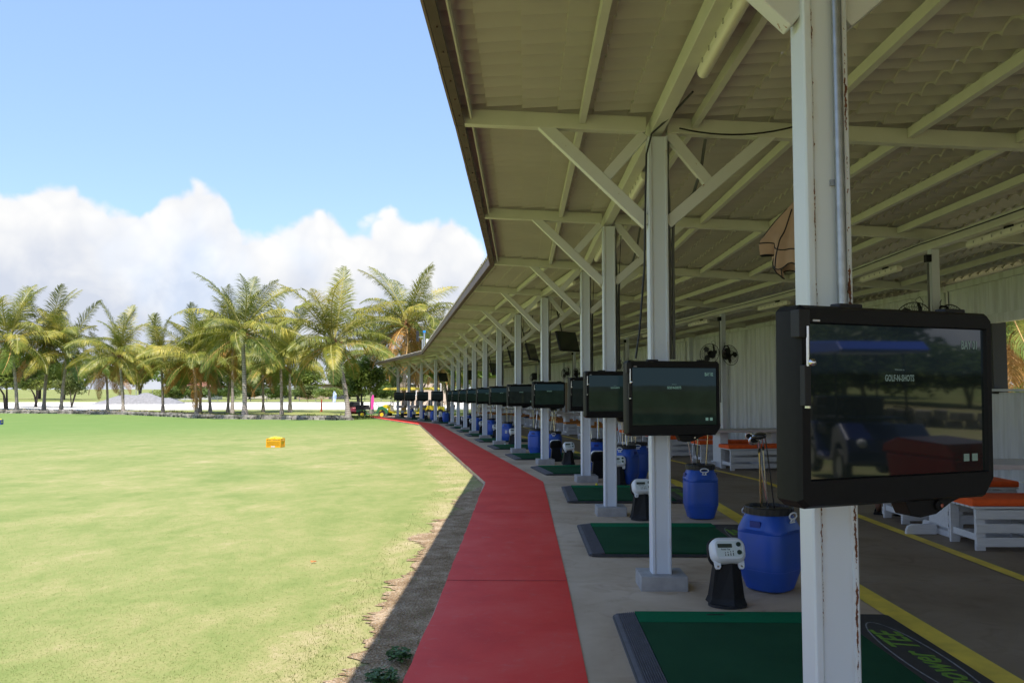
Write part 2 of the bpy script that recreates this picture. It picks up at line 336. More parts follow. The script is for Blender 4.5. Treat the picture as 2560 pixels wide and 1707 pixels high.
# ---------------------------------------------------------------- ground
def ground_material(name, kind):
    m = mat(name, (.1, .1, .1), .95, spec=.15); t = m.node_tree; b = bsdf(m)
    tc = N(t, 'ShaderNodeTexCoord'); v = tc.outputs['Object']
    if kind == 'lawn':
        mp = N(t, 'ShaderNodeMapping'); mp.inputs['Scale'].default_value = (1, .75, 1); mp.inputs['Rotation'].default_value = (0, 0, R(-22)); t.links.new(v, mp.inputs[0])
        sp = N(t, 'ShaderNodeSeparateXYZ'); t.links.new(v, sp.inputs[0])
        big = NOISE(t, mp.outputs[0], .42, 6, .62, .3); mid = NOISE(t, mp.outputs[0], 1.9, 5, .65, .4); fine = NOISE(t, v, 42, 4, .7)
        blade = NOISE(t, v, 150, 3, .7)
        far = N(t, 'ShaderNodeMapRange'); far.interpolation_type = 'SMOOTHSTEP'
        # the far left of the field is watered and greener
        lush = MATH(t, 'MULTIPLY_ADD', sp.outputs[0], -.55, MATH(t, 'MULTIPLY', sp.outputs[1], .42))
        t.links.new(MATH(t, 'ADD', lush, MATH(t, 'MULTIPLY', MATH(t, 'SUBTRACT', big, .5), 18)), far.inputs[0]); far.inputs[1].default_value = 15; far.inputs[2].default_value = 30
        dry = MATH(t, 'ADD', MATH(t, 'MULTIPLY', big, .55), MATH(t, 'MULTIPLY', mid, .45))
        dry = MATH(t, 'ADD', dry, MATH(t, 'MULTIPLY', MATH(t, 'SUBTRACT', fine, .5), .26))
        dry = MATH(t, 'SUBTRACT', dry, MATH(t, 'MULTIPLY', far.outputs[0], .14))
        dry = MATH(t, 'ADD', dry, MATH(t, 'MULTIPLY', MATH(t, 'SUBTRACT', NOISE(t, mp.outputs[0], 8, 5, .7, .6), .5), .26))
        e1 = MATH(t, 'MULTIPLY_ADD', sp.outputs[1], .0115, 1.10); e2 = MATH(t, 'MULTIPLY_ADD', sp.outputs[1], -.149, 3.35)
        ed = MATH(t, 'SUBTRACT', sp.outputs[0], MATH(t, 'MINIMUM', e1, e2))
        er = N(t, 'ShaderNodeMapRange', interpolation_type='SMOOTHSTEP'); t.links.new(MATH(t, 'ADD', ed, MATH(t, 'MULTIPLY', MATH(t, 'SUBTRACT', mid, .5), 1.6)), er.inputs[0]); er.inputs[1].default_value = -2.75; er.inputs[2].default_value = -1.95; er.inputs[4].default_value = .14
        dry = MATH(t, 'ADD', dry, er.outputs[0])
        c = RAMP(t, dry, [(.34, (.165, .215, .062)), (.47, (.222, .252, .084)), (.58, (.285, .280, .112)), (.67, (.355, .312, .155)), (.78, (.47, .38, .235))])
        c = MIX(t, MATH(t, 'MULTIPLY', far.outputs[0], .55), c, (.125, .22, .052, 1))
        k = RAMP(t, blade, [(.30, (.82, .84, .78)), (.5, (1, 1, 1)), (.72, (1.12, 1.1, 1.06))])
        c = MIX(t, .45, c, k, 'MULTIPLY')
        t.links.new(c, b.inputs['Base Color'])
        bn = N(t, 'ShaderNodeBump'); bn.inputs['Strength'].default_value = .3; bn.inputs['Distance'].default_value = .01
        t.links.new(MATH(t, 'ADD', blade, MATH(t, 'MULTIPLY', fine, 1.5)), bn.inputs['Height']); t.links.new(bn.outputs[0], b.inputs['Normal'])
    elif kind == 'dirt':
        a = NOISE(t, v, 6, 6, .65); f = NOISE(t, v, 55, 5, .7)
        vo = N(t, 'ShaderNodeTexVoronoi'); t.links.new(v, vo.inputs['Vector']); vo.inputs['Scale'].default_value = 48
        c = RAMP(t, MATH(t, 'ADD', MATH(t, 'MULTIPLY', a, .5), MATH(t, 'MULTIPLY', f, .5)), [(.34, (.15, .095, .05)), (.48, (.33, .225, .13)), (.6, (.58, .44, .30)), (.72, (.68, .56, .42))])
        c = MIX(t, MATH(t, 'LESS_THAN', vo.outputs['Distance'], .17), c, (.55, .52, .47, 1))
        t.links.new(c, b.inputs['Base Color'])
        bn = N(t, 'ShaderNodeBump'); bn.inputs['Strength'].default_value = .9; bn.inputs['Distance'].default_value = .02
        t.links.new(MATH(t, 'SUBTRACT', f, vo.outputs['Distance']), bn.inputs['Height']); t.links.new(bn.outputs[0], b.inputs['Normal'])
    elif kind == 'path':
        a = NOISE(t, v, 1.6, 6, .6, .3); f = NOISE(t, v, 90, 5, .7); g = NOISE(t, v, 9, 5, .7, .8)
        c = RAMP(t, a, [(.3, (.68, .032, .026)), (.5, (.76, .044, .034)), (.68, (.78, .075, .06))])
        c = MIX(t, RAMP(t, g, [(.56, (0, 0, 0)), (.76, (.34, .34, .34))]), c, (.62, .22, .20, 1))
        c = MIX(t, RAMP(t, f, [(.66, (0, 0, 0)), (.75, (.35, .35, .35))]), c, (.66, .20, .2, 1))
        t.links.new(c, b.inputs['Base Color']); b.inputs['Roughness'].default_value = .55; b.inputs['Specular IOR Level'].default_value = .25
        bn = N(t, 'ShaderNodeBump'); bn.inputs['Strength'].default_value = .25; bn.inputs['Distance'].default_value = .004
        t.links.new(f, bn.inputs['Height']); t.links.new(bn.outputs[0], b.inputs['Normal'])
    elif kind in ('slab', 'slab2'):
        a = NOISE(t, v, .9, 6, .6, .4); f = NOISE(t, v, 60, 5, .7); g = NOISE(t, v, 3.2, 5, .6, 1.0)
        c = RAMP(t, a, [(.3, (.36, .265, .175)), (.5, (.50, .385, .27)), (.7, (.60, .48, .355))])
        c = MIX(t, RAMP(t, g, [(.52, (0, 0, 0)), (.70, (.5, .5, .5))]), c, (.30, .195, .12, 1))
        c = MIX(t, RAMP(t, f, [(.62, (0, 0, 0)), (.74, (.3, .3, .3))]), c, (.58, .52, .45, 1))
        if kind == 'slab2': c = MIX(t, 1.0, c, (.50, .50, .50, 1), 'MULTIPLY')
        t.links.new(c, b.inputs['Base Color']); b.inputs['Roughness'].default_value = .62; b.inputs['Specular IOR Level'].default_value = .4
        bn = N(t, 'ShaderNodeBump'); bn.inputs['Strength'].default_value = .25; bn.inputs['Distance'].default_value = .004
        t.links.new(f, bn.inputs['Height']); t.links.new(bn.outputs[0], b.inputs['Normal'])
    elif kind == 'weeds':
        a = NOISE(t, v, .12, 6, .65); f = NOISE(t, v, 3, 5, .7)
        c = RAMP(t, MATH(t, 'ADD', MATH(t, 'MULTIPLY', a, .5), MATH(t, 'MULTIPLY', f, .5)), [(.36, (.10, .15, .035)), (.5, (.22, .24, .07)), (.64, (.38, .34, .16))])
        t.links.new(c, b.inputs['Base Color'])
    elif kind == 'sand':
        a = NOISE(t, v, .3, 6, .6); f = NOISE(t, v, 4, 5, .7)
        c = RAMP(t, MATH(t, 'ADD', MATH(t, 'MULTIPLY', a, .5), MATH(t, 'MULTIPLY', f, .5)), [(.35, (.50, .44, .36)), (.5, (.66, .61, .53)), (.65, (.74, .70, .63))])
        t.links.new(c, b.inputs['Base Color'])
    return m
M['lawn'] = ground_material('lawn_grass', 'lawn'); M['dirt'] = ground_material('dry_dirt', 'dirt'); M['path'] = ground_material('red_path_paint', 'path')
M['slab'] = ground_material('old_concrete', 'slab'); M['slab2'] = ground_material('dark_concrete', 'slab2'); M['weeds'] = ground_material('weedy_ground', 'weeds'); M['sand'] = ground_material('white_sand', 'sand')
M['yellow'] = mat('yellow_paint', (.92, .70, .09), .6, var=.22, vscale=4)

def sheet_from(name, rows, m, off, smooth=True):
    """rows: list of equally long lists of (x, y) or Vector; z follows the fall of the site"""
    nx = len(rows[0]); vs = []; fs = []
    for r in rows:
        for p in r: vs.append((p[0], p[1], zf(p[1]) + off))
    for i in range(len(rows) - 1):
        for j in range(nx - 1): a = i * nx + j; fs.append((a, a + 1, a + nx + 1, a + nx))
    me = bpy.data.meshes.new(name); me.from_pydata(vs, [], fs); me.materials.append(m)
    bm = bmesh.new(); bm.from_mesh(me)
    bmesh.ops.recalc_face_normals(bm, faces=bm.faces)
    if sum(f.normal.z for f in bm.faces) < 0: bmesh.ops.reverse_faces(bm, faces=bm.faces)
    bm.to_mesh(me); bm.free()
    return struct(new_obj(name, me))
ys = [-400, -60, 0, 11.5, 25, 50, 78, 120, 400, 1600]
sheet_from('ground', [[(x, y) for x in (-1500, -300, -80, 0, 80, 300, 1500)] for y in ys], M['weeds'], -.12)
# the practice field, bounded by the low stone wall
EDGE = [(-75, 84), (-60, 80), (-47.2, 76.4), (-40, 73.8), (-33.5, 70.9), (-26, 62.8), (-21.5, 57.6), (-17.8, 55.6), (-13.8, 54.2), (-10.5, 53.6), (-9.6, 56.6), (-9.75, 60.5)]
def edge_y(x):
    for a, b in zip(EDGE, EDGE[1:]):
        if a[0] <= x <= b[0] and b[0] > a[0]: return a[1] + (b[1] - a[1]) * (x - a[0]) / (b[0] - a[0])
    return 60.5
rows = []
for i in range(41):
    r = []
    for x in [-75, -60, -47, -40, -33.5, -30, -26, -21.5, -17.8, -13.8, -10.5, -9.7, -7.5, -5, -2, 0, 8, 20, 40]:
        y1 = edge_y(x) if x < -9.6 else 57.5
        y0 = -45; r.append((x, y0 + (y1 - y0) * (i / 40) ** .8))
    rows.append(r)
sheet_from('lawn', rows, M['lawn'], -.06)

# bare strip between path and grass, ragged on the grass side
rows = []
for i in range(2600):
    s = (-1 + i * 5.2 / 2299) if i < 2300 else 4.2 + (i - 2299) * 12 / 300; w = 2.13 + .26 * mnoise.noise(Vector((s * 1.7, 3, 0))) + .20 * mnoise.noise(Vector((s * 7, 1, 0))) + .13 * mnoise.noise(Vector((s * 25, 5, 0))) + .09 * mnoise.noise(Vector((s * 90, 9, 0)))
    w = 1.735 + max(0, w - 1.76) * .95 * max(0, min(1, (4.02 - s) / .55)) if s < 4.02 else 1.722
    rows.append([pt(s, -w), pt(s, -(w + 1.5) / 2), pt(s, -1.5)])
sheet_from('dirt_strip', rows, M['dirt'], -.053)

# concrete floor cast in bays: panels with open joints
slab_rows = []
joints = []
def slab_panel(s0, s1, D0, D1):
    g = .006
    a, b, c, d_ = pt(s0, D0), pt(s0, D1), pt(s1, D1), pt(s1, D0)
    cen = (a + b + c + d_) / 4; q = [p + (cen - p).normalized() * g for p in (a, b, c, d_)]
    mb = MB(); top = [(p.x, p.y, zf(p.y)) for p in q]; bot = [(p.x, p.y, zf(p.y) - .16) for p in q]
    mb.add(top + bot, [(0, 1, 2, 3), (7, 6, 5, 4), (0, 4, 5, 1), (1, 5, 6, 2), (2, 6, 7, 3), (3, 7, 4, 0)])
    return mb
floor = struct(new_obj('concrete_floor', None))
for k in range(-1, 17):
    for D0, D1 in ((-1.70, 1.45), (1.45, 3.6), (3.6, 7.1)):
        slab_panel(k + .04, k + 1.04, D0, D1).obj('floor_panel', M['slab'] if D0 < 0 else M['slab2'], floor)
# a bed under the joints
rows = [[pt(-1 + i * .5, -1.66), pt(-1 + i * .5, 7.05)] for i in range(37)]
o = sheet_from('joint_bed', rows, M['dirt'], -.012); o.parent = floor; del o['kind']

def strip(name, D0, D1, s0, s1, m, off, n=6, wob=0.0):
    rows = []
    kn = sorted(set([s0, s1] + [k for k in range(math.ceil(s0), math.floor(s1) + 1)] + [s0 + (s1 - s0) * i / (n * 16) for i in range(n * 16)]))
    for s in kn:
        w = wob * mnoise.noise(Vector((s * 3, 0, 0))) + wob * .6 * mnoise.noise(Vector((s * 17, 2, 0))) if wob else 0
        rows.append([pt(s, D0 + w), pt(s, D1)])
    return sheet_from(name, rows, m, off)
strip('red_path', -1.695, -.725, -1, 16.75, M['path'], .006, n=20, wob=.02)
for k in range(0, 17):   # cut joints across the painted path
    strip('path_joint', -1.69, -.73, k + .038, k + .0415, M['fascia_in'] if 0 else mat('joint_red', (.42, .02, .024), .9) if 'joint_red' not in bpy.data.materials else bpy.data.materials['joint_red'], .0095, n=1)
strip('yellow_line', 1.40, 1.585, -1, 16.3, M['yellow'], .005)
strip('yellow_line', 2.94, 3.06, -1, 12, M['yellow'], .005)

# near grass blades (nobody could count them)
def blades(name, n, y0, y1, m, hmin, hmax, seed, region):
    rs = np.random.RandomState(seed); u = rs.rand(n * 3)
    y = 1 / (1 / y0 + u * (1 / y1 - 1 / y0)); x, ok = region(rs, y); x = x[ok][:n]; y = y[ok][:n]; n = len(x)
    h = hmin + (hmax - hmin) * rs.rand(n) ** 2; a = rs.rand(n) * 2 * np.pi; w = (.0016 + .0016 * rs.rand(n)) * (1 + y / 30); le = (rs.rand(n) - .5) * 2.2 * h
    b = rs.rand(n) * 2 * np.pi; z = -.0107 * np.maximum(0, y - 11.5) - .062
    v = np.empty((n, 3, 3)); v[:, 0] = np.c_[x - w * np.cos(a), y - w * np.sin(a), z]; v[:, 1] = np.c_[x + w * np.cos(a), y + w * np.sin(a), z]
    v[:, 2] = np.c_[x + le * np.cos(b), y + le * np.sin(b), z + h]
    me = bpy.data.meshes.new(name); me.vertices.add(n * 3); me.vertices.foreach_set('co', v.ravel())
    me.loops.add(n * 3); me.loops.foreach_set('vertex_index', np.arange(n * 3, dtype=np.int32))
    me.polygons.add(n); me.polygons.foreach_set('loop_start', np.arange(0, n * 3, 3, dtype=np.int32)); me.polygons.foreach_set('loop_total', np.full(n, 3, dtype=np.int32))
    me.materials.append(m); me.update(calc_edges=True)
    return tag(stuff(new_obj(name, me)), 'short green and straw coloured grass blades of the practice field', 'grass')
gm = mat('grass_blade', (.22, .30, .09), .7, spec=.2); t = gm.node_tree; tcn = N(t, 'ShaderNodeTexCoord')
f1 = NOISE(t, tcn.outputs['Object'], 60, 3, .8); f2 = NOISE(t, tcn.outputs['Object'], .9, 4, .6)
t.links.new(RAMP(t, MATH(t, 'ADD', MATH(t, 'MULTIPLY', f1, .62), MATH(t, 'MULTIPLY', f2, .38)), [(.36, (.16, .21, .06)), (.48, (.225, .255, .085)), (.62, (.32, .30, .13)), (.76, (.48, .40, .23))]), bsdf(gm).inputs['Base Color'])
tr_ = N(t, 'ShaderNodeBsdfTranslucent'); mx_ = N(t, 'ShaderNodeMixShader'); mx_.inputs[0].default_value = .5
t.links.new(bsdf(gm).inputs['Base Color'].links[0].from_socket, tr_.inputs[0]); t.links.new(bsdf(gm).outputs[0], mx_.inputs[1]); t.links.new(tr_.outputs[0], mx_.inputs[2]); t.links.new(mx_.outputs[0], t.nodes['Material Output'].inputs[0])
def reg(rs, y):
    xl = -(1280 / 2066) * y - .5; D = -2.15; xr = np.where(y < 14.1, 1.09 + .0115 * y + D + .12 * np.sin(y * 3.1), 1.25 + D + .30 - .149 * (y - 14.1))
    x = xl + (xr + .30 - xl) * rs.rand(len(y)); return x, (y < 45) & ((x < xr - .12) | (rs.rand(len(y)) ** .7 < (xr + .30 - x) / .42))
blades('grass_blades', 90000, 4.2, 11, gm, .003, .009, 3, reg)
def reg2(rs, y):
    xr = np.where(y < 14.1, 1.09 + .0115 * y - 1.74, 1.25 - 1.76 - .149 * (y - 14.1)); return xr - rs.rand(len(y)) ** 1.2 * .75, (y < 45) & (rs.rand(len(y)) < .8)
o = blades('sparse_grass', 9000, 4.2, 40, gm, .006, .028, 5, reg2); o['label'] = 'sparse dry grass tufts on the dirt strip beside the red path'
# ================================================================ the pavilion (one building, many parts)
pav = thing('driving_range_pavilion', 'long open pavilion with white posts, cream ribbed roof and brown eaves beside the path', 'pavilion')
def frame_empty(name, k, s=None):
    pass
def inframe(o, k, D=0.0, h=0.0):
    q = Vector(P[k]) + LAT[k] * D; o.location = (q.x, q.y, zf(P[k][1]) + h); o.rotation_euler = (0, 0, headp(k)); return o
# --- front post
def post_mesh(m_main, m_lip):
    mb = MB(); H = 3.56
    mb.k = 0
    # section of two lipped channels: corner tube on the left, slightly recessed web, lip on the right
    mb.prism([(-.076, -.062), (-.070, -.070), (-.050, -.070), (-.045, -.066), (-.045, -.062), (.058, -.062), (.058, -.072), (.073, -.072), (.078, -.066),
              (.078, .064), (.072, .070), (-.070, .070), (-.076, .064)], .10, H)
    return mb.mesh('post', [m_main], None, True)
pm_near = post_mesh(M['post_rust'], M['lip_rust']); pm_far = post_mesh(M['post_light'], M['lip_rust'])
pl = MB(); pl.box(-.175, -.165, -.02, .185, .165, .11)
def plinth(parent):
    o = pl.obj('plinth', M['concrete_block'], parent, bevel=.006); return o
posts = {}
for k in range(-1, 17):
    o = inframe(new_obj('post', pm_near if k <= 1 else pm_far, pav), k); posts[k] = o
    if k < 6:
        b = o.modifiers.new('bevel', 'BEVEL'); b.width = .003; b.segments = 2; b.limit_method = 'ANGLE'
    plinth(o)
posts[1]['label'] = 'rust stained white post nearest the camera'
# --- conduits (each a part of the building)
m = MB(); m.tube([(.036, -.080, 1.80), (.036, -.080, 3.52)], .0155, 12)
for z in (2.25, 2.95): m.box(.008, -.070, z, .060, -.060, z + .022)
c1 = inframe(m.obj('conduit', M['galv'], pav, smooth=40), 1)
for k in range(2, 17):
    m = MB(); n = 8 if k < 6 else 5; r = .013
    up = [(.098, -.02, 1.78), (.098, -.02, 2.72)] + [(.098 + .055 * math.sin(a) - .0, -.02, 2.72 + .16 * (1 - math.cos(a)) + .1 * math.sin(a)) for a in (.5, 1.0, 1.5)] + [(.19, -.02, 3.06), (.24, -.02, 3.12), (.42, -.02, 3.50)]
    m.tube([(.100, .02, 1.78), (.100, .02, 3.05), (.085, .0, 3.25), (.092, -.01, 3.55)], r, n)
    m.tube([(.128, .02, 1.78), (.128, .02, 2.70), (.133, .02, 2.84), (.150, .02, 2.94), (.185, .02, 3.01), (.24, .02, 3.05), (.30, .02, 3.12), (.36, .02, 3.3), (.40, .02, 3.56)], r, n)
    o = inframe(m.obj('conduit', M['conduit_grey'], pav, smooth=60), k)
# --- beams, braces and struts
def beam_parts(k):
    b = MB(); w, d = .085, .125
    zc = rooftop(0) - d / 2
    L = MB(); L.bar((DE + .02, 0, rooftop(DE + .02) - d / 2), (-.085, 0, rooftop(-.085) - d / 2), w, d)
    inframe(L.obj('beam', M['steel_roof'], pav, bevel=.006 if k < 6 else 0), k)
    Rr = MB(); Rr.bar((.085, 0, rooftop(.085) - d / 2), (6.25, 0, rooftop(6.25) - d / 2), w, d)
    inframe(Rr.obj('beam', M['steel_roof'], pav, bevel=.006 if k < 6 else 0), k)
    zb = lambda D: rooftop(D) - d
    for sg in (-1, 1):
        m = MB(); p = (sg * .076, 0, 2.865); q = (sg * .93, 0, zb(sg * .93) + .045)
        m.bar(p, q, .082, .095); inframe(m.obj('brace', M['brace'], pav, bevel=.005 if k < 6 else 0), k)
        m = MB(); f = .40
        mid = Vector(p).lerp(Vector(q), f); m.bar((sg * .10, 0, zb(0) - .005), mid + Vector((-sg * .0, 0, .04)), .06, .085)
        inframe(m.obj('strut', M['brace'], pav, bevel=.005 if k < 6 else 0), k)
for k in range(-1, 17): beam_parts(k)
WDC = 6.75
# --- lengthwise members, one piece per bay
def along(name, D, ztop, w, h, m, k0=-1, k1=17, trim=.05, parent=pav, bev=0):
    for k in range(k0, min(k1, 16)):
        a = pt(k, D); b = pt(k + 1, D)
        a.z = zf(P[k][1]) + ztop; b.z = zf(P[k + 1][1]) + ztop
        tdir = (b - a).normalized(); a += tdir * trim; b -= tdir * trim
        mb = MB(); mb.bar(a - Vector((0, 0, h / 2)), b - Vector((0, 0, h / 2)), w, h); mb.obj(name, m, parent, bevel=bev if k < 5 else 0)
for D in (-.60, 2.02 - .86, 2.02, 2.88, 3.60): along('purlin', D, rooftop(D) - .004, .05, .078, M['steel_roof'])
for D in (4.75, 5.60): along('purlin', D, rooftop(D) - .004, .05, .085, M['steel_roof'])
along('purlin', .30, rooftop(.3) - .004, .045, .078, M['steel_roof'])
along('girder', 0, rooftop(0) - .003, .10, .128, M['steel_roof'], trim=.0, bev=.005)
along('rear_girder', 4.04, rooftop(4.04) - .128, .09, .12, M['steel_roof'], trim=0)
along('eaves_angle', DE + .12, rooftop(DE) - .02, .012, .07, M['steel_roof'], trim=.0)
# --- eaves: brown gutter board with a flange underneath
for k in range(-1, 16):
    a = pt(k, DE); b = pt(k + 1, DE); za, zb_ = zf(P[k][1]) + 3.69, zf(P[k + 1][1]) + 3.69
    n = 3
    for i in range(n):
        p = a.lerp(b, i / n); q = a.lerp(b, (i + 1) / n); p.z = za + (zb_ - za) * i / n; q.z = za + (zb_ - za) * (i + 1) / n
        t_ = (q - p).normalized(); sd_ = Vector((t_.y, -t_.x, 0)); j = .004 * rnd.random()
        mb = MB(); p2 = p + t_ * .004; q2 = q - t_ * .004
        mb.bar(p2 - sd_ * (.01 - j) + Vector((0, 0, .085)), q2 - sd_ * (.01 - j) + Vector((0, 0, .085)), .016, .20)
        mb.obj('gutter_board', M['fascia'], pav)
        mb = MB(); mb.bar(p2 + sd_ * .035 + Vector((0, 0, -.008)), q2 + sd_ * .035 + Vector((0, 0, -.008)), .062, .012)
        f_ = mb.obj('gutter_flange', M['fascia_in'], pav)
        if k < 4:
            mb = MB()
            for u in (.2, .5, .8):
                c = p2.lerp(q2, u) + sd_ * .04; mb.tube([c + Vector((0, 0, -.022)), c + Vector((0, 0, -.012))], .007, 6)
            mb.obj('screws', M['fascia_in'], f_)
# --- roof sheets: pressed tile profile, three sheets to a bay
MOD = .287; NC = int((DR - DE) / MOD) + 1
def roof_sheet(k, i, n=3, last=False):
    s0 = k + i / n; s1 = k + (i + 1) / n; ov = .006
    ny = 49 if k < 6 else 25; W = 6; A = .036; B = .030
    jit = .003 * (i % 2) + .003 * rnd.random()
    ys_ = np.linspace(s0 - ov, s1 + ov, ny); ph = np.linspace(0, W, ny)
    wave = A * np.abs(np.cos(np.pi * ph)) ** .8 * 1.35
    lift = jit + .010 * np.exp(-((ph - W) / .12) ** 2) * rnd.random()
    cols = []
    for c in range(NC):
        cols += [(DE - .04 + c * MOD, 0.0), (DE - .04 + c * MOD + MOD, 1.0)]
    vs = []; fs = []
    k0 = max(-1, min(16, k)); 
    for (D, u) in cols:
        D = min(D, DR)
        za, zb_ = zf(P[k0][1]), zf(P[k0 + 1][1])
        for j, s in enumerate(ys_):
            q = pt(min(max(s, -1), 16.999), D); f = s - k0
            w_ = wave[j] * (1 if u == 0 else .86)
            z = za + (zb_ - za) * f + rooftop(D) + .006 + w_ + B * (u - .0) + lift[j]
            vs.append((q.x, q.y, z))
    nc = len(cols)
    for c in range(nc - 1):
        for j in range(ny - 1): a = c * ny + j; fs.append((a, a + 1, a + ny + 1, a + ny))
    me = bpy.data.meshes.new('roof_sheet'); me.from_pydata(vs, [], fs); me.materials.append(M['sheet'])
    me.polygons.foreach_set('use_smooth', [True] * len(fs)); me.set_sharp_from_angle(angle=R(38)); me.update()
    return new_obj('roof_sheet', me, pav)
for k in range(-1, 16):
    for i in range(3): roof_sheet(k, i)
along('gap_shade_strip', WDC, 3.46, .03, .30, M['fascia_in'], trim=0)  # added dark strip standing in for the shade between containers and roof
# --- rear posts, two frames apart, and stouter ones by the wall
for k in (-1, 1, 3, 5, 7, 9, 11, 13, 15):
    mb = MB(); mb.box(-.05, -.05, .0, .05, .05, rooftop(4.04) - .25)
    o = inframe(mb.obj('rear_post', M['steel'], pav, bevel=.005), k, 4.04)
    mb = MB(); mb.tube([(-.085, -.03, 1.3), (-.085, -.03, 3.1)], .014, 8); inframe(mb.obj('conduit', M['conduit_grey'], pav, smooth=60), k, 4.04)
    mb = MB(); mb.box(-.12, -.07, 3.11, -.055, .0, 3.2); inframe(mb.obj('junction_box', M['black'], pav), k, 4.04)
for k in (5, 7, 9, 11, 12, 13, 14):
    mb = MB(); mb.box(-.06, -.06, 0, .06, .06, rooftop(6.1) - .13); inframe(mb.obj('rear_post', M['steel'], pav), k, 6.1)
# loose cables
def cable(pts, r=.006, n=6):
    mb = MB(); mb.tube(pts, r, n); return mb.obj('cable', M['cable'], pav, smooth=60)
p2 = Vector((P[2][0], P[2][1], 0))
cable([p2 + Vector(v) for v in [(.1, -.9, 3.62), (.02, -.35, 3.60), (-.06, -.14, 3.56), (-.10, -.12, 3.40), (-.112, -.12, 3.0), (-.125, -.13, 2.5), (-.17, -.15, 2.0), (-.21, -.2, 1.78)]], .008, 8)
def lerp3(a, b, n, sag):
    return [a.lerp(b, i / n) - Vector((0, 0, sag * 4 * (i / n) * (1 - i / n))) for i in range(n + 1)]
q1 = pt(1, .08, 3.55); q2 = pt(2, .5, 3.60)
cable(lerp3(pt(1.96, .16, 3.60), pt(1.93, 1.12, 3.60), 12, .07), .007)
for k in (3, 4, 5, 6, 7): cable([pt(k, .128, 1.8), pt(k, .128, 2.6), pt(k, .135, 3.0), pt(k, .16, 3.5)], .005, 5)
for k in range(-1, 12):
    cable(lerp3(pt(k, 3.86, 3.33), pt(k + 1, 3.86, 3.33), 5, .015), .008, 5)

# ---------------------------------------------------------------- tube lamps
lampm = MB(); 
def lamp(label, group):
    t = thing('tube_lamp', label, 'lamp', group=group)
    mb = MB(); mb.prism([(.038 * math.cos(a) , -.03 + .042 * math.sin(a)) for a in [math.pi * i / 8 + math.pi for i in range(9)]] + [(.038, -.012), (-.038, -.012)], -.62, .62, 'y')
    mb.obj('diffuser', M['tube'], t, smooth=40)
    mb = MB(); mb.box(-.03, -.60, -.012, .03, .60, .012); mb.obj('lamp_body', M['lamp_body'], t)
    for y in (-.45, -.27, -.09, .09, .27, .45):
        mb = MB(); mb.box(-.046, y - .006, -.034, -.038, y + .006, -.006); mb.obj('clip', M['chrome'], t)
    mb = MB(); mb.box(.02, -.15, .012, .06, -.03, .06); mb.obj('bracket', M['black'], t)
    return t
ORD = ['', 'first', 'second', 'third', 'fourth', 'fifth', 'sixth', 'seventh', 'eighth', 'ninth', 'tenth', 'eleventh', 'twelfth', 'thirteenth', 'fourteenth', 'fifteenth', 'sixteenth']
L0 = lamp('white tube lamp at top of the picture just left of the nearest post', 'tube lamps beside the front girder')
def put(o, s, D, h, rot=0.0):
    q = pt(s, D, 0); k = max(-1, min(16, math.floor(s))); f = s - k
    z = zf(P[k][1]) * (1 - f) + zf(P[k + 1][1]) * f
    o.location = (q.x, q.y, z + h); o.rotation_euler = (0, 0, head(s) + rot); return o
put(L0, 1.44, .075, rooftop(0) - .145)
for k in range(2, 16):
    put(dup(L0, label='small white tube lamp hung under the front girder just beyond the %s white post' % ORD[k]), k + .47, .075, rooftop(0) - .145)
L1 = lamp('white tube lamp under the rear girder near the right picture edge', 'tube lamps under the rear girder'); put(L1, 2.62, 4.06, 3.22)
for s, w in ((3.38, 'white tube lamp under the rear girder just beyond the nearest rear fan post'), (4.4, 'white tube lamp under the rear girder before the second rear fan post'), (5.4, 'white tube lamp under the rear girder beyond the second rear fan post'), (6.4, 'white tube lamp under the rear girder before the third rear fan post'), (7.4, 'small white tube lamp under the rear girder beyond the third rear fan post'), (8.4, 'small tube lamp under the rear girder near the far end of the wall')):
    put(dup(L1, label=w), s, 4.06, 3.22)

# ================================================================ rear wall of steel containers
def wall_run(mb, s0, s1, D, z0, z1, pitch=.28, dep=.036):
    """trapezoid corrugation running up and down"""
    a, b = pt(s0, D), pt(s1, D); L = (b - a).length; n = max(1, round(L / pitch)); t_ = (b - a) / L; nrm = Vector((t_.y, -t_.x, 0)).normalized()
    pts_ = []
    for i in range(n):
        for u, dd_ in ((0, 0), (.3, 0), (.42, dep), (.88, dep)):
            pts_.append(a + t_ * L * (i + u) / n + nrm * dd_)
    pts_.append(b)
    base = len(mb.v); vs = []; fs = []
    for q in pts_: vs += [(q.x, q.y, zf(q.y) + z0), (q.x, q.y, zf(q.y) + z1)]
    for i in range(len(pts_) - 1): fs.append((2 * i, 2 * i + 2, 2 * i + 3, 2 * i + 1))
    mb.add(vs, fs)
M['cont'] = mat('container_white', (.56, .60, .59), .5, var=.10, vscale=1.2, bump=.03, bscale=30)
t = M['cont'].node_tree; b_ = bsdf(M['cont']); tcn = N(t, 'ShaderNodeTexCoord'); mp = N(t, 'ShaderNodeMapping'); mp.inputs['Scale'].default_value = (4, 4, .35); t.links.new(tcn.outputs['Object'], mp.inputs[0])
fN = NOISE(t, mp.outputs[0], 1.6, 5, .6); t.links.new(RAMP(t, fN, [(.32, (.52, .54, .52)), (.5, (.66, .69, .69)), (.7, (.72, .75, .76))]), b_.inputs['Base Color'])
M['cont_dark'] = mat('jamb_dark', (.03, .032, .03), .6); M['door_brown'] = mat('brown_door', (.20, .145, .10), .6); M['door_cream'] = mat('cream_door', (.58, .57, .50), .5)
WD = 6.38
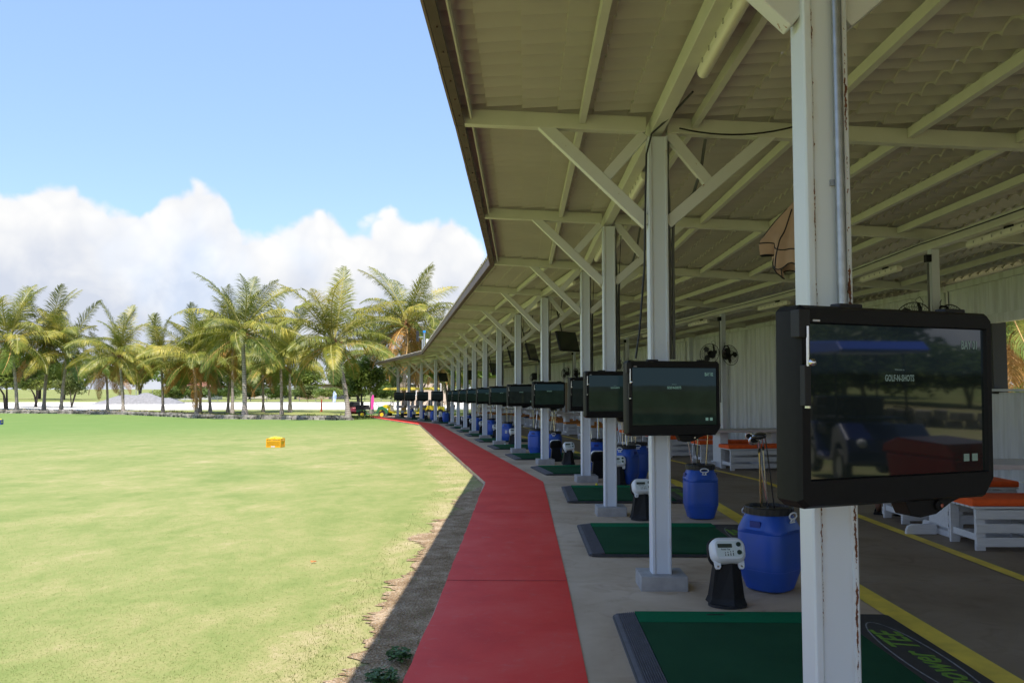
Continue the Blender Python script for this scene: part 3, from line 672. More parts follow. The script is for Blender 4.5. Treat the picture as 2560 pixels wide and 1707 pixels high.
def container(s0, s1, label, opening=None, doors=(), grp='steel containers forming the rear wall'):
    c = thing('container', label, 'container', pt(s0, WD), group=grp)
    inv = Matrix.Translation(-Vector(c.location))
    def done(mb, name, m, smooth=None):
        me_mb = mb; o = me_mb.obj(name, m, c, smooth=smooth, fix=False); o.data.transform(inv); return o
    segs = []
    ks = [s0] + [k for k in range(math.ceil(s0 + .01), math.floor(s1 - .01) + 1)] + [s1]
    HT = 3.36
    for a, b in zip(ks, ks[1:]):
        mb = MB()
        if opening and a < opening[1] and b > opening[0]:
            o0, o1 = max(a, opening[0]), min(b, opening[1])
            if o0 > a: wall_run(mb, a, o0, WD, .16, HT - .08)
            wall_run(mb, o0, o1, WD, .16, 1.50); wall_run(mb, o0, o1, WD, 2.62, HT - .08)
            if b > o1: wall_run(mb, o1, b, WD, .16, HT - .08)
        else:
            edges = [a] + [x for d_ in doors for x in (d_[0], d_[1]) if a < x < b] + [b]
            for e0, e1 in zip(edges, edges[1:]):
                m_ = (e0 + e1) / 2
                if any(d_[0] < m_ < d_[1] for d_ in doors): wall_run(mb, e0, e1, WD, 2.30, HT - .08)
                else: wall_run(mb, e0, e1, WD, .16, HT - .08)
        done(mb, 'wall_panel', M['cont'])
        for nm, z, h in (('top_rail', HT - .05, .10), ('bottom_rail', .08, .16)):
            p, q = pt(a, WD - .02), pt(b, WD - .02); p.z = zf(p.y) + z; q.z = zf(q.y) + z
            mb = MB(); mb.bar(p, q, .07, h); done(mb, nm, M['cont'])
    # body behind the face, so that it has depth
    mb = MB(); p, q = pt(s0, WD + .08), pt(s1, WD + .08)
    for a, b in zip(ks, ks[1:]):
        if opening and a < opening[1] and b > opening[0]: continue
        p, q = pt(a, WD + .14), pt(b, WD + .14); zc = (zf(p.y) + zf(q.y)) / 2 + HT / 2
        p.z = q.z = zc; mb.bar(p, q, .12, HT - .1)
    if mb.v: done(mb, 'container_body', M['cont'])
    for d0, d1, zz, m in doors:
        p, q = pt(d0, WD + .05), pt(d1, WD + .05); p.z = zf(p.y) + 1.12; q.z = zf(q.y) + 1.12
        mb = MB(); mb.bar(p, q, .04, 2.2); done(mb, 'door', m)
        p, q = pt(d0, WD - .03), pt(d1, WD - .03)
        for x in (p, q):
            mb = MB(); mb.box(x.x - .03, x.y - .03, zf(x.y), x.x + .03, x.y + .03, zf(x.y) + 2.32); done(mb, 'door_frame', M['cont'])
    if opening:
        for s in opening:
            x = pt(s, WD + .12); mb = MB(); mb.box(x.x - .16, x.y - .05, zf(x.y) + 1.48, x.x + .06, x.y + .05, zf(x.y) + 2.66); done(mb, 'opening_jamb', M['cont_dark'])
        p, q = pt(opening[0], WD - .03), pt(opening[1], WD - .03)
        for nm, z, w, h, m in (('counter', 1.52, .26, .035, M['steel']), ('lintel', 2.64, .12, .14, M['cont'])):
            p.z = q.z = z; mb = MB(); mb.bar(p, q, w, h); done(mb, nm, m)
    return c
container(.6, 3.96, 'white corrugated container with a wide serving opening at the right edge', opening=(1.5, 3.66))
container(3.98, 7.3, 'white corrugated steel container behind the nearest tables', doors=((6.4, 6.68, 0, M['door_cream']),))
container(7.32, 10.6, 'cream corrugated container third from the right in the rear wall', doors=((8.5, 8.75, 0, M['door_cream']),))
container(10.62, 12.9, 'corrugated container with a brown door in the distance', doors=((12.0, 12.3, 0, M['door_brown']), (11.0, 11.25, 0, M['door_cream'])))
container(12.92, 14.8, 'farthest corrugated container of the rear wall, seen between far posts')
# cabinet end beyond the containers
cb = thing('refrigerated_box', 'pale box container standing beyond the rear wall, seen between far posts', 'container', pt(15.4, 5.4), head(15))
mb = MB(); mb.box(0, 0, .0, 2.2, 2.6, 2.75); mb.obj('box_body', mat('box_cream', (.62, .60, .50), .5), cb, bevel=.02)
mb = MB(); mb.box(.1, -.03, .3, 1.0, 0, 2.6); mb.obj('door', mat('door_pale', (.66, .66, .6), .5), cb)
mb = MB(); mb.box(.15, -.06, 1.6, .36, -.03, 2.0); mb.obj('control_box', M['black2'], cb)
mb = MB(); mb.box(1.1, -.03, .2, 1.16, 0, 2.7); mb.obj('lock_rod', M['galv'], cb)
# small wall box under the roof
wb = thing('speaker_box', 'small black loudspeaker fixed high on a rear post by the cream wall', 'loudspeaker', pt(13, 5.95, 2.65), headp(13))
mb = MB(); mb.box(-.13, -.28, -.2, .13, -.06, .2); mb.obj('cabinet', M['black'], wb, bevel=.02)
mb = MB(); mb.box(-.11, -.29, -.18, .11, -.281, .18); mb.obj('grille', M['black2'], wb)
# ================================================================ bay equipment
# --- screens
def screen_material(name, top, bot, strength, glare=.5):
    m = mat(name, (.004, .005, .006), .03, spec=glare, coat=0); t = m.node_tree; b = bsdf(m)
    tc = N(t, 'ShaderNodeTexCoord'); sp = N(t, 'ShaderNodeSeparateXYZ'); t.links.new(tc.outputs['Object'], sp.inputs[0])
    n = NOISE(t, tc.outputs['Object'], 9, 5, .6, .5)
    z = MATH(t, 'ADD', sp.outputs[2], MATH(t, 'MULTIPLY', MATH(t, 'SUBTRACT', n, .5), .03))
    g = N(t, 'ShaderNodeMapRange'); t.links.new(z, g.inputs[0]); g.inputs[1].default_value = .085; g.inputs[2].default_value = .10
    c = MIX(t, g.outputs[0], RAMP(t, n, [(.3, tuple(x * .6 for x in bot)), (.7, bot)]), c4(top)); t.links.new(c, b.inputs['Emission Color']); b.inputs['Emission Strength'].default_value = strength
    return m
M['screen1'] = screen_material('screen_near', (.010, .016, .020), (.006, .009, .008), .28, .72)
M['screen'] = screen_material('screen_lit', (.014, .030, .038), (.009, .018, .013), .38, .12)
M['screen_off'] = screen_material('screen_dark', (.008, .013, .014), (.006, .009, .008), .6, .15)
M['txt'] = mat('screen_text', (.05, .08, .07), .4, emit=(.09, .17, .145), estr=.45)
M['txt1'] = mat('screen_text_near', (.02, .03, .03), .4, emit=(.05, .075, .065), estr=.55)
MW, MH, MD = .745, .555, .125
def monitor():
    t = thing('bay_monitor', 'x', 'monitor')
    w, h, d = MW / 2, MH / 2, MD
    mb = MB()   # casing: chamfered box with a recessed front; front is -y
    def ring(wx, hz, ch, y): return [(-wx + ch, y, -hz), (wx - ch * 1.5, y, -hz), (wx, y, -hz + ch * 2), (wx, y, hz - ch * .7), (wx - ch * .7, y, hz), (-wx + ch * .6, y, hz), (-wx, y, hz - ch * .6), (-wx, y, -hz + ch * .8)]
    rs = [ring(w * .93, h * .93, .05, d), ring(w, h, .026, d * .75), ring(w, h, .026, .016), ring(w - .009, h - .009, .024, .0),
          [(-.336, .0, -.202), (.345, .0, -.202), (.345, .0, -.20), (.345, .0, .230), (.345, .0, .2301), (-.336, .0, .230), (-.336, .0, .2299), (-.336, .0, -.201)],
          [(-.332, .012, -.198), (.341, .012, -.198), (.341, .012, -.197), (.341, .012, .226), (.341, .012, .2261), (-.332, .012, .226), (-.332, .012, .2259), (-.332, .012, -.197)]]
    vs = sum(rs, []); fs = [tuple(range(8))]
    for i in range(5):
        for j in range(8): k = (j + 1) % 8; fs.append((i * 8 + j, i * 8 + k, i * 8 + 8 + k, i * 8 + 8 + j))
    mb.add(vs, fs); mb.obj('casing', M['black'], t, smooth=30)
    mb = MB(); mb.add([(-.332, .0105, -.198), (.341, .0105, -.198), (.341, .0105, .226), (-.332, .0105, .226)], [(0, 1, 2, 3)]); sc_ = mb.obj('screen', M['screen'], t, fix=False)
    for x in (-.20, .21):
        mb = MB(); mb.box(x, .03, h - .002, x + .085, .07, h + .012); mb.obj('latch', M['black2'], t, bevel=.004)
    mb = MB(); mb.box(-w - .012, -.014, h - .09, -w + .026, .020, h - .015); mb.obj('rod_holder', M['black2'], t, bevel=.002)
    mb = MB(); mb.box(-w + .004, -.016, h - .275, -w + .026, .004, h - .165); mb.obj('rod_sleeve', M['black2'], t, bevel=.002)
    mb = MB(); mb.tube([(-w + .013, -.018, h - .06), (-w + .013, -.018, h - .168)], .0045, 8); mb.ball((-w + .022, -.024, h - .158), .0115, 10, 8); mb.tube([(-w + .013, -.016, h - .275), (-w + .013, -.016, h - .281)], .009, 8); mb.obj('rod', M['chrome'], t, smooth=50)
    mb = MB(); mb.prism([(.03, -h + .01), (.30, -h + .01), (.22, -h - .015), (.16, -h - .045), (.10, -h - .052), (.06, -h - .045)], .03, .09, 'y'); mb.tube([(.165, .02, -h - .018), (.165, .03, -h - .018)], .016, 10); br = mb.obj('bracket', M['black'], t, bevel=.003)
    mb = MB(); mb.tube([(.165, .014, -h - .018), (.165, .02, -h - .018)], .006, 10); mb.obj('bolt', M['chrome'], br, smooth=40)
    mb = MB(); mb.box(-.06, .12, -.08, .06, .24, .08); mb.obj('mount', M['black2'], t)
    mb = MB(); mb.box(-.325, -.0005, .2325, -.300, .001, .2375); mb.obj('sensor', M['paper'], t)
    return t, sc_
def screen_text(sc_, mt, items):
    for nm, txt, size, x, z, xs, al in items:
        me = text_mesh(txt, size, mt, xs, .0006 if size > .012 else 0, .0002, align=al)
        o = new_obj(nm, me, sc_, (x, .0095, z)); o.rotation_euler = (R(90), 0, 0)
def soft_keys(sc_, mt):
    for x in (.252, .287):
        mb = MB(); mb.box(x, .0088, -.168, x + .022, .0098, -.146); mb.obj('key_icon', mt, sc_)
def qr_like(sc_, mt): pass
mon = {}
T0, sc0 = monitor()
MOFF = {1: (.032, -.52, 23), 2: (.055, -.40, 14)}
for k in range(1, 17):
    t_ = T0 if k == 1 else dup(T0)
    dx, dy, yaw = MOFF.get(k, (.03, -.40, 15 if k < 13 else 14))
    q = Vector((P[k][0], P[k][1], 0)); hd = math.atan2(LAT[k].y, LAT[k].x)
    off = Matrix.Rotation(hd, 3, 'Z') @ Vector((dx, dy, 0))
    t_.location = (q.x + off.x, q.y + off.y, zf(q.y) + (1.50 if k == 1 else 1.475)); t_.rotation_euler = (R(.85) if k == 1 else 0, 0, hd + R(yaw)); mon[k] = t_
    t_['group'] = 'bay monitors, one on each front post'
    t_['label'] = ('large black bay monitor on the nearest rusty post, reflecting a cart' if k == 1 else 'black bay monitor reading BAY 02 on the second white post' if k == 2 else
                   'black bay monitor on the %s white post from the camera' % ORD[k])
def child(o, nm): return [c for c in o.children if c.name.split('.')[0] == nm][0]
for k in range(1, 17):
    s_ = child(mon[k], 'screen')
    if k == 1: s_.data = s_.data.copy(); s_.data.materials[0] = M['screen1']
    elif k in (4, 6, 13, 14, 15, 16):
        s_.data = s_.data.copy(); s_.data.materials[0] = M['screen_off']
    mt = M['txt1'] if k == 1 else M['txt']
    if k < 11:
        it = [('screen_text', 'GOLF-N-SHOTS', .026, .0, .078, .62, 'CENTER')]
        if k in (1, 2): it += [('screen_text', 'BAY 0%d' % k, .036, .318, .178, .62, 'RIGHT')]
        if k < 4: it += [('screen_text', 'Welcome to', .008, .0, .103, .9, 'CENTER')]
        if k in (1, 2): it += [('screen_text', '- - - - -', .009, .285, .143, .8, 'RIGHT'), ('screen_text', 'START', .007, .0, -.02, 1, 'CENTER')] if False else []
        screen_text(s_, mt, it)
    if k in (1, 2, 6): soft_keys(s_, mt)

# --- hitting mats
def tee_mat():
    t = thing('hitting_mat', 'x', 'golf mat')
    # local: x 0..1.86 into the building, y 0..1.75 along the row (0 near the camera)
    W_, L_ = 1.86, 1.72
    mb = MB(); mb.prism([(.0, .07), (.03, .012), (.10, 0), (W_ - .03, 0), (W_, .03), (W_, L_ - .03), (W_ - .03, L_), (.10, L_), (.03, L_ - .012), (0, L_ - .07)], 0, .022)
    me_ = mb.obj('rubber_base', M['rubber'], t, bevel=.006)
    mb = MB(); mb.k = 0     # ribbed ramp on the field side
    n = 9
    for i in range(n):
        x0 = .035 + i * .0128; z = .026 + .0016 * i
        mb.add([(x0, .03 if i > 1 else .06, z - .012), (x0 + .0095, .03 if i > 1 else .06, z - .012), (x0 + .0095, L_ - (.03 if i > 1 else .06), z - .012), (x0, L_ - (.03 if i > 1 else .06), z - .012),
                (x0 + .0015, .031, z), (x0 + .008, .031, z), (x0 + .008, L_ - .031, z), (x0 + .0015, L_ - .031, z)], [(0, 1, 5, 4), (1, 2, 6, 5), (2, 3, 7, 6), (3, 0, 4, 7), (4, 5, 6, 7)])
    mb.obj('ribbed_ramp', M['rubber_grey'], t)
    mb = MB(); mb.prism([(0, .001), (.008, .022), (.034, .027), (.034, .001)], .05, L_ - .05, 'y'); mb.obj('ramp_edge', M['rubber_grey'], t)
    mb = MB(); mb.box(.152, .035, .02, 1.48, 1.44, .038); mb.obj('worn_turf', M['turf_d'], t)
    mb = MB(); mb.box(.152, 1.44, .02, 1.50, L_ - .03, .041); mb.obj('bright_turf', M['turf_l'], t)
    mb = MB(); mb.box(1.48, .035, .02, 1.80, 1.4395, .036); lp = mb.obj('logo_strip', M['rubber'], t)
    me = text_mesh('power TEE', .235, M['logo_green'], .92, .004, .0004, italic=.3)
    o = new_obj('lettering', me, lp, (1.655, .77, .0375)); o.rotation_euler = (0, 0, R(90))
    o.rotation_euler = (0, 0, R(-90 + 180))
    mb = MB(); n = 40; vs = []; fs = []
    for i in range(n):
        a = 2 * math.pi * i / n; wd = .010 + .028 * max(0, -math.sin(a)) ** 3
        for rr in (0, 1): vs.append((1.645 + (.135 - rr * .010) * math.cos(a), .77 + (.70 - rr * wd) * math.sin(a), .0372))
    for i in range(n): k_ = (i + 1) % n; fs.append((2 * i, 2 * k_, 2 * k_ + 1, 2 * i + 1))
    mb.add(vs, fs); mb.obj('ring', M['logo_grey'], lp, fix=False)
    mb = MB(); mb.box(.62, 1.60, .0408, .74, 1.625, .0414); mb.obj('tee_slot', M['black'], t)
    return t
mat0 = tee_mat()
for k in range(1, 16):
    t_ = mat0 if k == 1 else dup(mat0)
    put(t_, k + (.30 if k != 3 else .27), -.47, 0); t_.location.z = zf(t_.location.y) - (.002 if k < 4 else .0) + .004
    pitch = -.0107 if k >= 4 else 0; t_.rotation_euler = (math.atan(pitch), 0, head(k + .5)); t_['group'] = 'green hitting mats, one in each bay'
    t_['label'] = ('green golf mat with ribbed rubber ramp between the two nearest posts' if k == 1 else 'green golf mat lying between the %s and %s posts from the camera' % (ORD[k], ORD[k + 1]))

# --- tee machine consoles
def console():
    t = thing('tee_console', 'x', 'ball machine')
    mb = MB()   # tapering stand with a ridge
    def oct_(w, d, z, rdg): return [(-w, -.02, z), (-w * .55, -d * .5, z), (.02, -rdg, z), (w * .9, -d * .6, z), (w, -.02, z), (w, d, z), (-w, d, z)]
    rs = [oct_(.135, .10, .015, .115), oct_(.118, .085, .06, .095), oct_(.088, .055, .30, .055), oct_(.092, .05, .40, .04), oct_(.105, .04, .44, .03)]
    n = 7; vs = sum(rs, []); fs = [tuple(range(n - 1, -1, -1)), tuple(4 * n + j for j in range(n))]
    for i in range(4):
        for j in range(n): k = (j + 1) % n; fs.append((i * n + j, i * n + k, i * n + n + k, i * n + n + j))
    mb.add(vs, fs); mb.obj('stand', M['black'], t, bevel=.004)
    mb = MB(); mb.prism([(.135 * math.cos(a) * 1.03, .0 + .11 * math.sin(a)) for a in [2 * math.pi * i / 18 for i in range(18)]], 0, .018); mb.obj('foot', M['black2'], t)
    sh = MB()   # black shell behind the head
    def rr(w, h, r, n=5):
        out = []
        for cx, cz, a0 in ((w - r, -h + r, -90), (w - r, h - r, 0), (-w + r, h - r, 90), (-w + r, -h + r, 180)):
            for i in range(n + 1): a = R(a0 + 90 * i / n); out.append((cx + r * math.cos(a), cz + r * math.sin(a)))
        return out
    T = Matrix.Translation((0, -.01, .385)) @ Matrix.Rotation(R(-24), 4, 'X')
    def slab(sections, name, m, parent, sm=35):
        mb = MB(); vs = []; fs = []; n = len(sections[0][0])
        for poly, y in sections: vs += [tuple(T @ Vector((p[0], y, p[1]))) for p in poly]
        for i in range(len(sections) - 1):
            for j in range(n): k = (j + 1) % n; fs.append((i * n + j, i * n + k, i * n + n + k, i * n + n + j))
        fs += [tuple(range(n - 1, -1, -1)), tuple((len(sections) - 1) * n + j for j in range(n))]
        mb.add(vs, fs); return mb.obj(name, m, parent, smooth=sm)
    slab([(rr(.128, .098, .07), .028), (rr(.136, .104, .075), .045), (rr(.128, .10, .07), .075), (rr(.10, .08, .06), .09)], 'shell', M['black'], t)
    hd_ = slab([(rr(.100, .066, .04), -.058), (rr(.113, .078, .055), -.048), (rr(.123, .09, .065), -.02), (rr(.124, .092, .068), .03)], 'head', M['white_pl'], t)
    slab([(rr(.092, .055, .008, 2), -.0590), (rr(.092, .055, .008, 2), -.0575)], 'face_panel', M['panel_pl'], hd_)
    def onface(name, fn, m):
        mb = MB(); fn(mb); mb.v = [tuple(T @ Vector(v)) for v in mb.v]; return mb.obj(name, m, hd_)
    onface('display', lambda b: b.prism([(x - .032, z + .023) for x, z in rr(.052, .014, .004, 2)], -.0612, -.0585, 'y'), M['lcd'])
    for z in (.032, -.024): onface('button', lambda b: b.tube([(.067, -.0655, z), (.067, -.058, z)], .0165, 14), M['btn'])
    def marks(b):
        for i in range(4):
            x = -.034 + i * .019; hh = .010 + i * .003
            b.box(x - .0026, -.0608, -.048, x + .0026, -.0598, -.048 + hh * 1.15); b.box(x - .0034, -.0608, -.043 + hh * 1.15 + .002, x + .0034, -.0598, -.0365 + hh * 1.15 + .002)
    onface('height_marks', marks, M['black'])
    me = text_mesh('Power Tee', .017, M['black'], .85, .0003, .0003, italic=.2)
    o = new_obj('lettering', me, hd_); o.matrix_local = T @ Matrix.Translation((-.03, -.0600, -.003)) @ Matrix.Rotation(R(90), 4, 'X')
    for x in (-.085, .085):
        onface('lug', lambda b: b.prism([(x - .024, -.07), (x + .024, -.07), (x + .021, -.115), (x + .012, -.13), (x - .012, -.13), (x - .021, -.115)], -.012, .004, 'y'), M['white_pl'])
        onface('lug_bolt', lambda b: b.tube([(x, -.0165, -.112), (x, -.012, -.112)], .007, 8), M['chrome'])
    return t
C0 = console()
CONS = [(1.54, 6.00), (1.54, 9.86), (1.72, 13.50), (1.20, 17.6), (.64, 21.1), (.03, 25.2), (-.56, 29.0), (-1.18, 32.8), (-1.76, 36.6), (-2.35, 40.3), (-4.05, 47.2), (-5.3, 51.2), (-6.5, 54.9), (-7.75, 58.6)]
CL = ['white and black tee machine console in front of the nearest blue drum', 'tee machine console half hidden behind the second white post', 'tee machine console half hidden behind the third white post']
for i, (x, y) in enumerate(CONS):
    t_ = C0 if i == 0 else dup(C0)
    hd = R(3) if i < 3 else head(4.5) if i < 10 else head(13)
    t_.location = (x, y, zf(y) + .004); t_.rotation_euler = (0, 0, hd + R([0, 4, -3, 5, -4, 2, -6, 3, 0, 5, -3, 4, -2, 3][i])); t_['group'] = 'tee machine consoles at the mats'
    t_['label'] = CL[i] if i < 3 else 'small tee machine console with white face beyond the %s post from the camera' % ORD[(i + 1) if i < 10 else i + 2]
for j, (x, y, w) in enumerate([(1.52, 14.75, 'third and fourth'), (.97, 18.5, 'fourth and fifth'), (-2.05, 38.0, 'tenth and eleventh'), (-2.6, 41.9, 'eleventh and twelfth')]):
    t_ = dup(C0, label='tee console turned away showing its black rounded back, seen between the %s posts' % w, group='tee machine consoles seen from behind')
    t_.location = (x, y, zf(y) + .004); t_.rotation_euler = (0, 0, R(180) + head(4.5))

# --- blue drums with golf clubs
def drum():
    t = thing('plastic_drum', 'x', 'drum')
    prof = [(.155, .0), (.175, .012), (.225, .13), (.236, .17), (.236, .2), (.236, .42), (.233, .435), (.233, .44), (.236, .445), (.228, .47), (.185, .555), (.172, .575), (.170, .59)]
    n = 48; mb = MB(); vs = []; fs = []
    for r_, z in prof:
        k_ = 0.0 if z > .56 else 1.0 if .1 < z < .46 else .45
        for j in range(n):
            a = 2 * math.pi * (j + .5) / n; e = 2 + 1.9 * k_
            q = (abs(math.cos(a)) ** e + abs(math.sin(a)) ** e) ** (-1 / e)
            rr_ = r_ * q * (.86 if k_ > .9 else .93 if k_ > 0 else 1)
            vs.append((rr_ * math.cos(a), rr_ * math.sin(a), z))
    for i in range(len(prof) - 1):
        for j in range(n): k = (j + 1) % n; fs.append((i * n + j, i * n + k, i * n + n + k, i * n + n + j))
    fs += [tuple(range(n - 1, -1, -1))]
    mb.add(vs, fs); body = mb.obj('drum_body', M['blue'], t, smooth=32)
    # ridge seams
    mb = MB()
    for z in (.165,):
        vs = []
        for j in range(n + 1):
            a = 2 * math.pi * (j + .5) / n; e = 3.9; q = (abs(math.cos(a)) ** e + abs(math.sin(a)) ** e) ** (-1 / e) * .86 * .2365; vs.append((q * math.cos(a), q * math.sin(a), z))
        mb.tube(vs, .0016, 5, False)
    mb.obj('seam', mat('drum_seam', (.05, .11, .48), .4) if 'drum_seam' not in bpy.data.materials else bpy.data.materials['drum_seam'], body)
    mb = MB(); ns = 48; vs = []; fs = []
    pr = [(.172, .575), (.182, .578), (.184, .625), (.178, .634), (.150, .634), (.146, .612)]
    for r_, z in pr:
        for j in range(ns * 2):
            a = math.pi * j / ns; rr_ = r_ * (1 + (.022 if (j // 2) % 2 and .577 < z < .63 else 0)); vs.append((rr_ * math.cos(a), rr_ * math.sin(a), z))
    m2 = ns * 2
    for i in range(len(pr) - 1):
        for j in range(m2): k = (j + 1) % m2; fs.append((i * m2 + j, i * m2 + k, i * m2 + m2 + k, i * m2 + m2 + j))
    mb.add(vs, fs); lid_ = mb.obj('rim', M['lid'], t, smooth=25)
    mb = MB(); mb.lathe([(.147, .600), (.147, .614)], 24)
    for r0, r1 in ((.045, .06), (.09, .105)): pass
    mb.obj('lid', M['lid'], t)
    for a in (R(-90), R(90)):
        mb = MB(); pts_ = []
        for i in range(17):
            an = 2 * math.pi * i / 16; pts_.append((.052 * math.cos(an) * (1 if abs(math.cos(an)) < .8 else 1), .023 * math.sin(an)))
        c, s_ = math.cos(a), math.sin(a)
        def PP(u, v, d): r_ = .205 + d; return (c * r_ - s_ * u, s_ * r_ + c * u, .577 + v - d * .2)
        mb.tube([PP(u, v, .0) for u, v in pts_], .0062, 6, False)
        for u in (-.018, .018): mb.tube([PP(u, -.022, 0), PP(u, -.044, -.008)], .007, 6)
        mb.box(*(min(PP(-.03, -.047, -.012)[i], PP(.03, -.052, .0)[i]) for i in range(3)), *(max(PP(-.03, -.047, -.012)[i], PP(.03, -.052, .0)[i]) for i in range(3)))
        mb.obj('handle', M['white_pl'], t, smooth=50)
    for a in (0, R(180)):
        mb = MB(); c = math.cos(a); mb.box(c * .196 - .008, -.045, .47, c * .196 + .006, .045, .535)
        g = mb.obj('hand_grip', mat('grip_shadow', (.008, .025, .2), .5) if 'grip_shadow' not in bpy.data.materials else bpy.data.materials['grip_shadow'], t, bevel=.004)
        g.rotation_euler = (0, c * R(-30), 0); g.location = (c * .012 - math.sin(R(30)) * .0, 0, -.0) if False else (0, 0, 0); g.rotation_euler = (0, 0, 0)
    return t
def club_iron(sm, grp):
    t = thing('golf_club', 'x', 'golf club')
    mb = MB(); mb.tube([(0, 0, -.40), (0, 0, .48)], [.0075, .0055], 6); mb.obj('shaft', sm, t, smooth=60)
    mb = MB(); mb.tube([(0, 0, .455), (0, 0, .485)], .0085, 6); mb.obj('ferrule', M['black'], t, smooth=60)
    mb = MB(); mb.tube([(0, 0, .48), (0, 0, .535), (-.006, 0, .555)], [.0072, .0078, .009], 8)
    pr = [(.006, .545), (-.01, .530), (-.055, .523), (-.078, .535), (-.082, .560), (-.070, .580), (-.045, .583), (-.012, .562)]
    mb.prism(pr, -.010, .008, 'y'); h_ = mb.obj('club_head', M['chrome'], t, smooth=40, bevel=.003)
    pr2 = [(-.014, .540), (-.052, .532), (-.070, .541), (-.073, .558), (-.062, .571), (-.046, .573)]
    mb = MB(); mb.prism(pr2, -.0125, -.0115, 'y'); mb.obj('cavity', M['black'], h_)
    return t
def club_wood(grp):
    t = thing('golf_club', 'x', 'golf club')
    mb = MB(); mb.tube([(0, 0, -.40), (0, 0, .55)], [.007, .0048], 6); mb.obj('shaft', M['graph'], t, smooth=60)
    mb = MB(); vs = []
    mb.ball((-.045, .0, .59), .052, 14, 8, .5); hh = mb.obj('club_head', M['graph'], t, smooth=60)
    mb = MB(); mb.tube([(0, 0, .54), (-.004, 0, .585)], [.007, .009], 8); mb.obj('hosel', M['chrome'], hh, smooth=60)
    return t
D0_ = drum(); IR = club_iron(M['chrome'], None); IG = club_iron(M['gold_steel'], None); WD_ = club_wood(None)
used = set()
def get(proto):
    if proto.name in used: return dup(proto)
    used.add(proto.name); return proto
DR_ = [(2.00, 6.50, 42, 'round shouldered blue drum standing just left of the nearest post', 'nearest blue drum'),
       (2.26, 10.0, 2, 'blue drum with white handle facing the camera, right of the second post', 'blue drum right of the second post'),
       (1.88, 13.75, -38, 'blue drum close beside the third post, front one of a pair', 'front drum beside the third post'),
       (2.20, 14.6, -5, 'blue drum partly behind another drum, right of the third post', 'rear drum beyond the third post'),
       (1.60, 15.9, 88, 'blue drum between the third and fourth posts behind a black console back', 'drum behind the nearest console back'),
       (.97, 19.25, -4, 'blue drum just right of the fifth post from the camera', 'drum right of the fifth post'),
       (.62, 21.0, 60, 'blue drum just left of the fifth post from the camera', 'drum left of the fifth post'),
       (-.13, 26.6, 62, 'blue drum with a white paper label, beyond the sixth post', 'paper labelled drum'),
       (-.78, 30.8, 65, 'blue drum seen between the seventh and eighth posts', 'drum between seventh and eighth posts'),
       (-1.38, 34.2, 20, 'blue drum seen between the eighth and ninth posts, left of two', 'left drum between eighth and ninth posts'),
       (-1.22, 34.9, 80, 'blue drum seen between the eighth and ninth posts, right of two', 'right drum between eighth and ninth posts'),
       (-2.10, 39.3, 10, 'blue drum behind a far console between the ninth and tenth posts', 'drum between ninth and tenth posts'),
       (-3.75, 47.0, 10, 'blue drum just right of the thirteenth post', 'drum right of the thirteenth post'),
       (-4.75, 50.2, 30, 'blue drum just left of the thirteenth post', 'drum left of the thirteenth post'),
       (-5.75, 53.2, 10, 'blue drum between the fourteenth and fifteenth posts', 'drum between fourteenth and fifteenth posts'),
       (-6.85, 56.4, 0, 'farthest blue drum, beside the last posts at the end of the path', 'farthest drum')]
crs = random.Random(5)
SETS = {0: [(IG, -.07, -.03, 8, -4, 1.0, 8), (IR, -.015, -.02, 5, -5, 1.02, 3), (WD_, .03, -.05, 3, -9, 1.0, 15), (IR, .0, .02, 4, -8, 1.05, -15), (IG, -.04, .03, 6, -5, .97, 5)],
        1: [(IR, -.09, 0, -8, -6, 1.0, 60), (WD_, -.02, .0, 2, -13, .9, 30), (IR, -.03, .02, 0, -9, 1.05, 90), (IG, .07, .0, 3, -3, .98, 120)]}
for i, (x, y, rz, lab, nm) in enumerate(DR_):
    t_ = D0_ if i == 0 else dup(D0_)
    t_.location = (x, y, zf(y) + .004); t_.scale = (.94, .94, 1) if i else (1, 1, 1); t_.rotation_euler = (0, 0, R(rz)); t_['label'] = lab; t_['group'] = 'blue plastic drums holding golf clubs'
    if i == 7:
        mb = MB(); mb.box(-.085, -.217, .27, .085, -.214, .37); o = mb.obj('paper_label', M['paper'], t_); o.rotation_euler = (0, 0, R(-66))
    if i in SETS: cl = [(pr, dx, dy, R(tx), R(ty), sc_, R(rot)) for pr, dx, dy, tx, ty, sc_, rot in SETS[i]]
    else:
        n = 5 if i < 10 else 3
        cl = [((IR, IG, IR, WD_, IR, IG)[(j + i) % 6], crs.uniform(-.09, .09), crs.uniform(-.06, .06), R(crs.uniform(-9, 9)), R(crs.uniform(-9, 9)), crs.uniform(.85, 1.08), crs.uniform(-3, 3)) for j in range(n)]
    for j, (pr, dx, dy, tx, ty, sc_, rot) in enumerate(cl):
        c = get(pr); c.location = (x + dx, y + dy, zf(y) + .61); c.scale = (sc_,) * 3
        c.rotation_euler = (tx, ty, rot); c['group'] = 'golf clubs standing in the ' + nm
        kind_ = 'black wood' if pr is WD_ else 'gold iron' if pr is IG else 'chrome iron'
        rank = sorted(range(len(cl)), key=lambda q: cl[q][1]).index(j)
        c['label'] = '%s, %s from the left in the %s' % (kind_, ORD[rank + 1], nm)
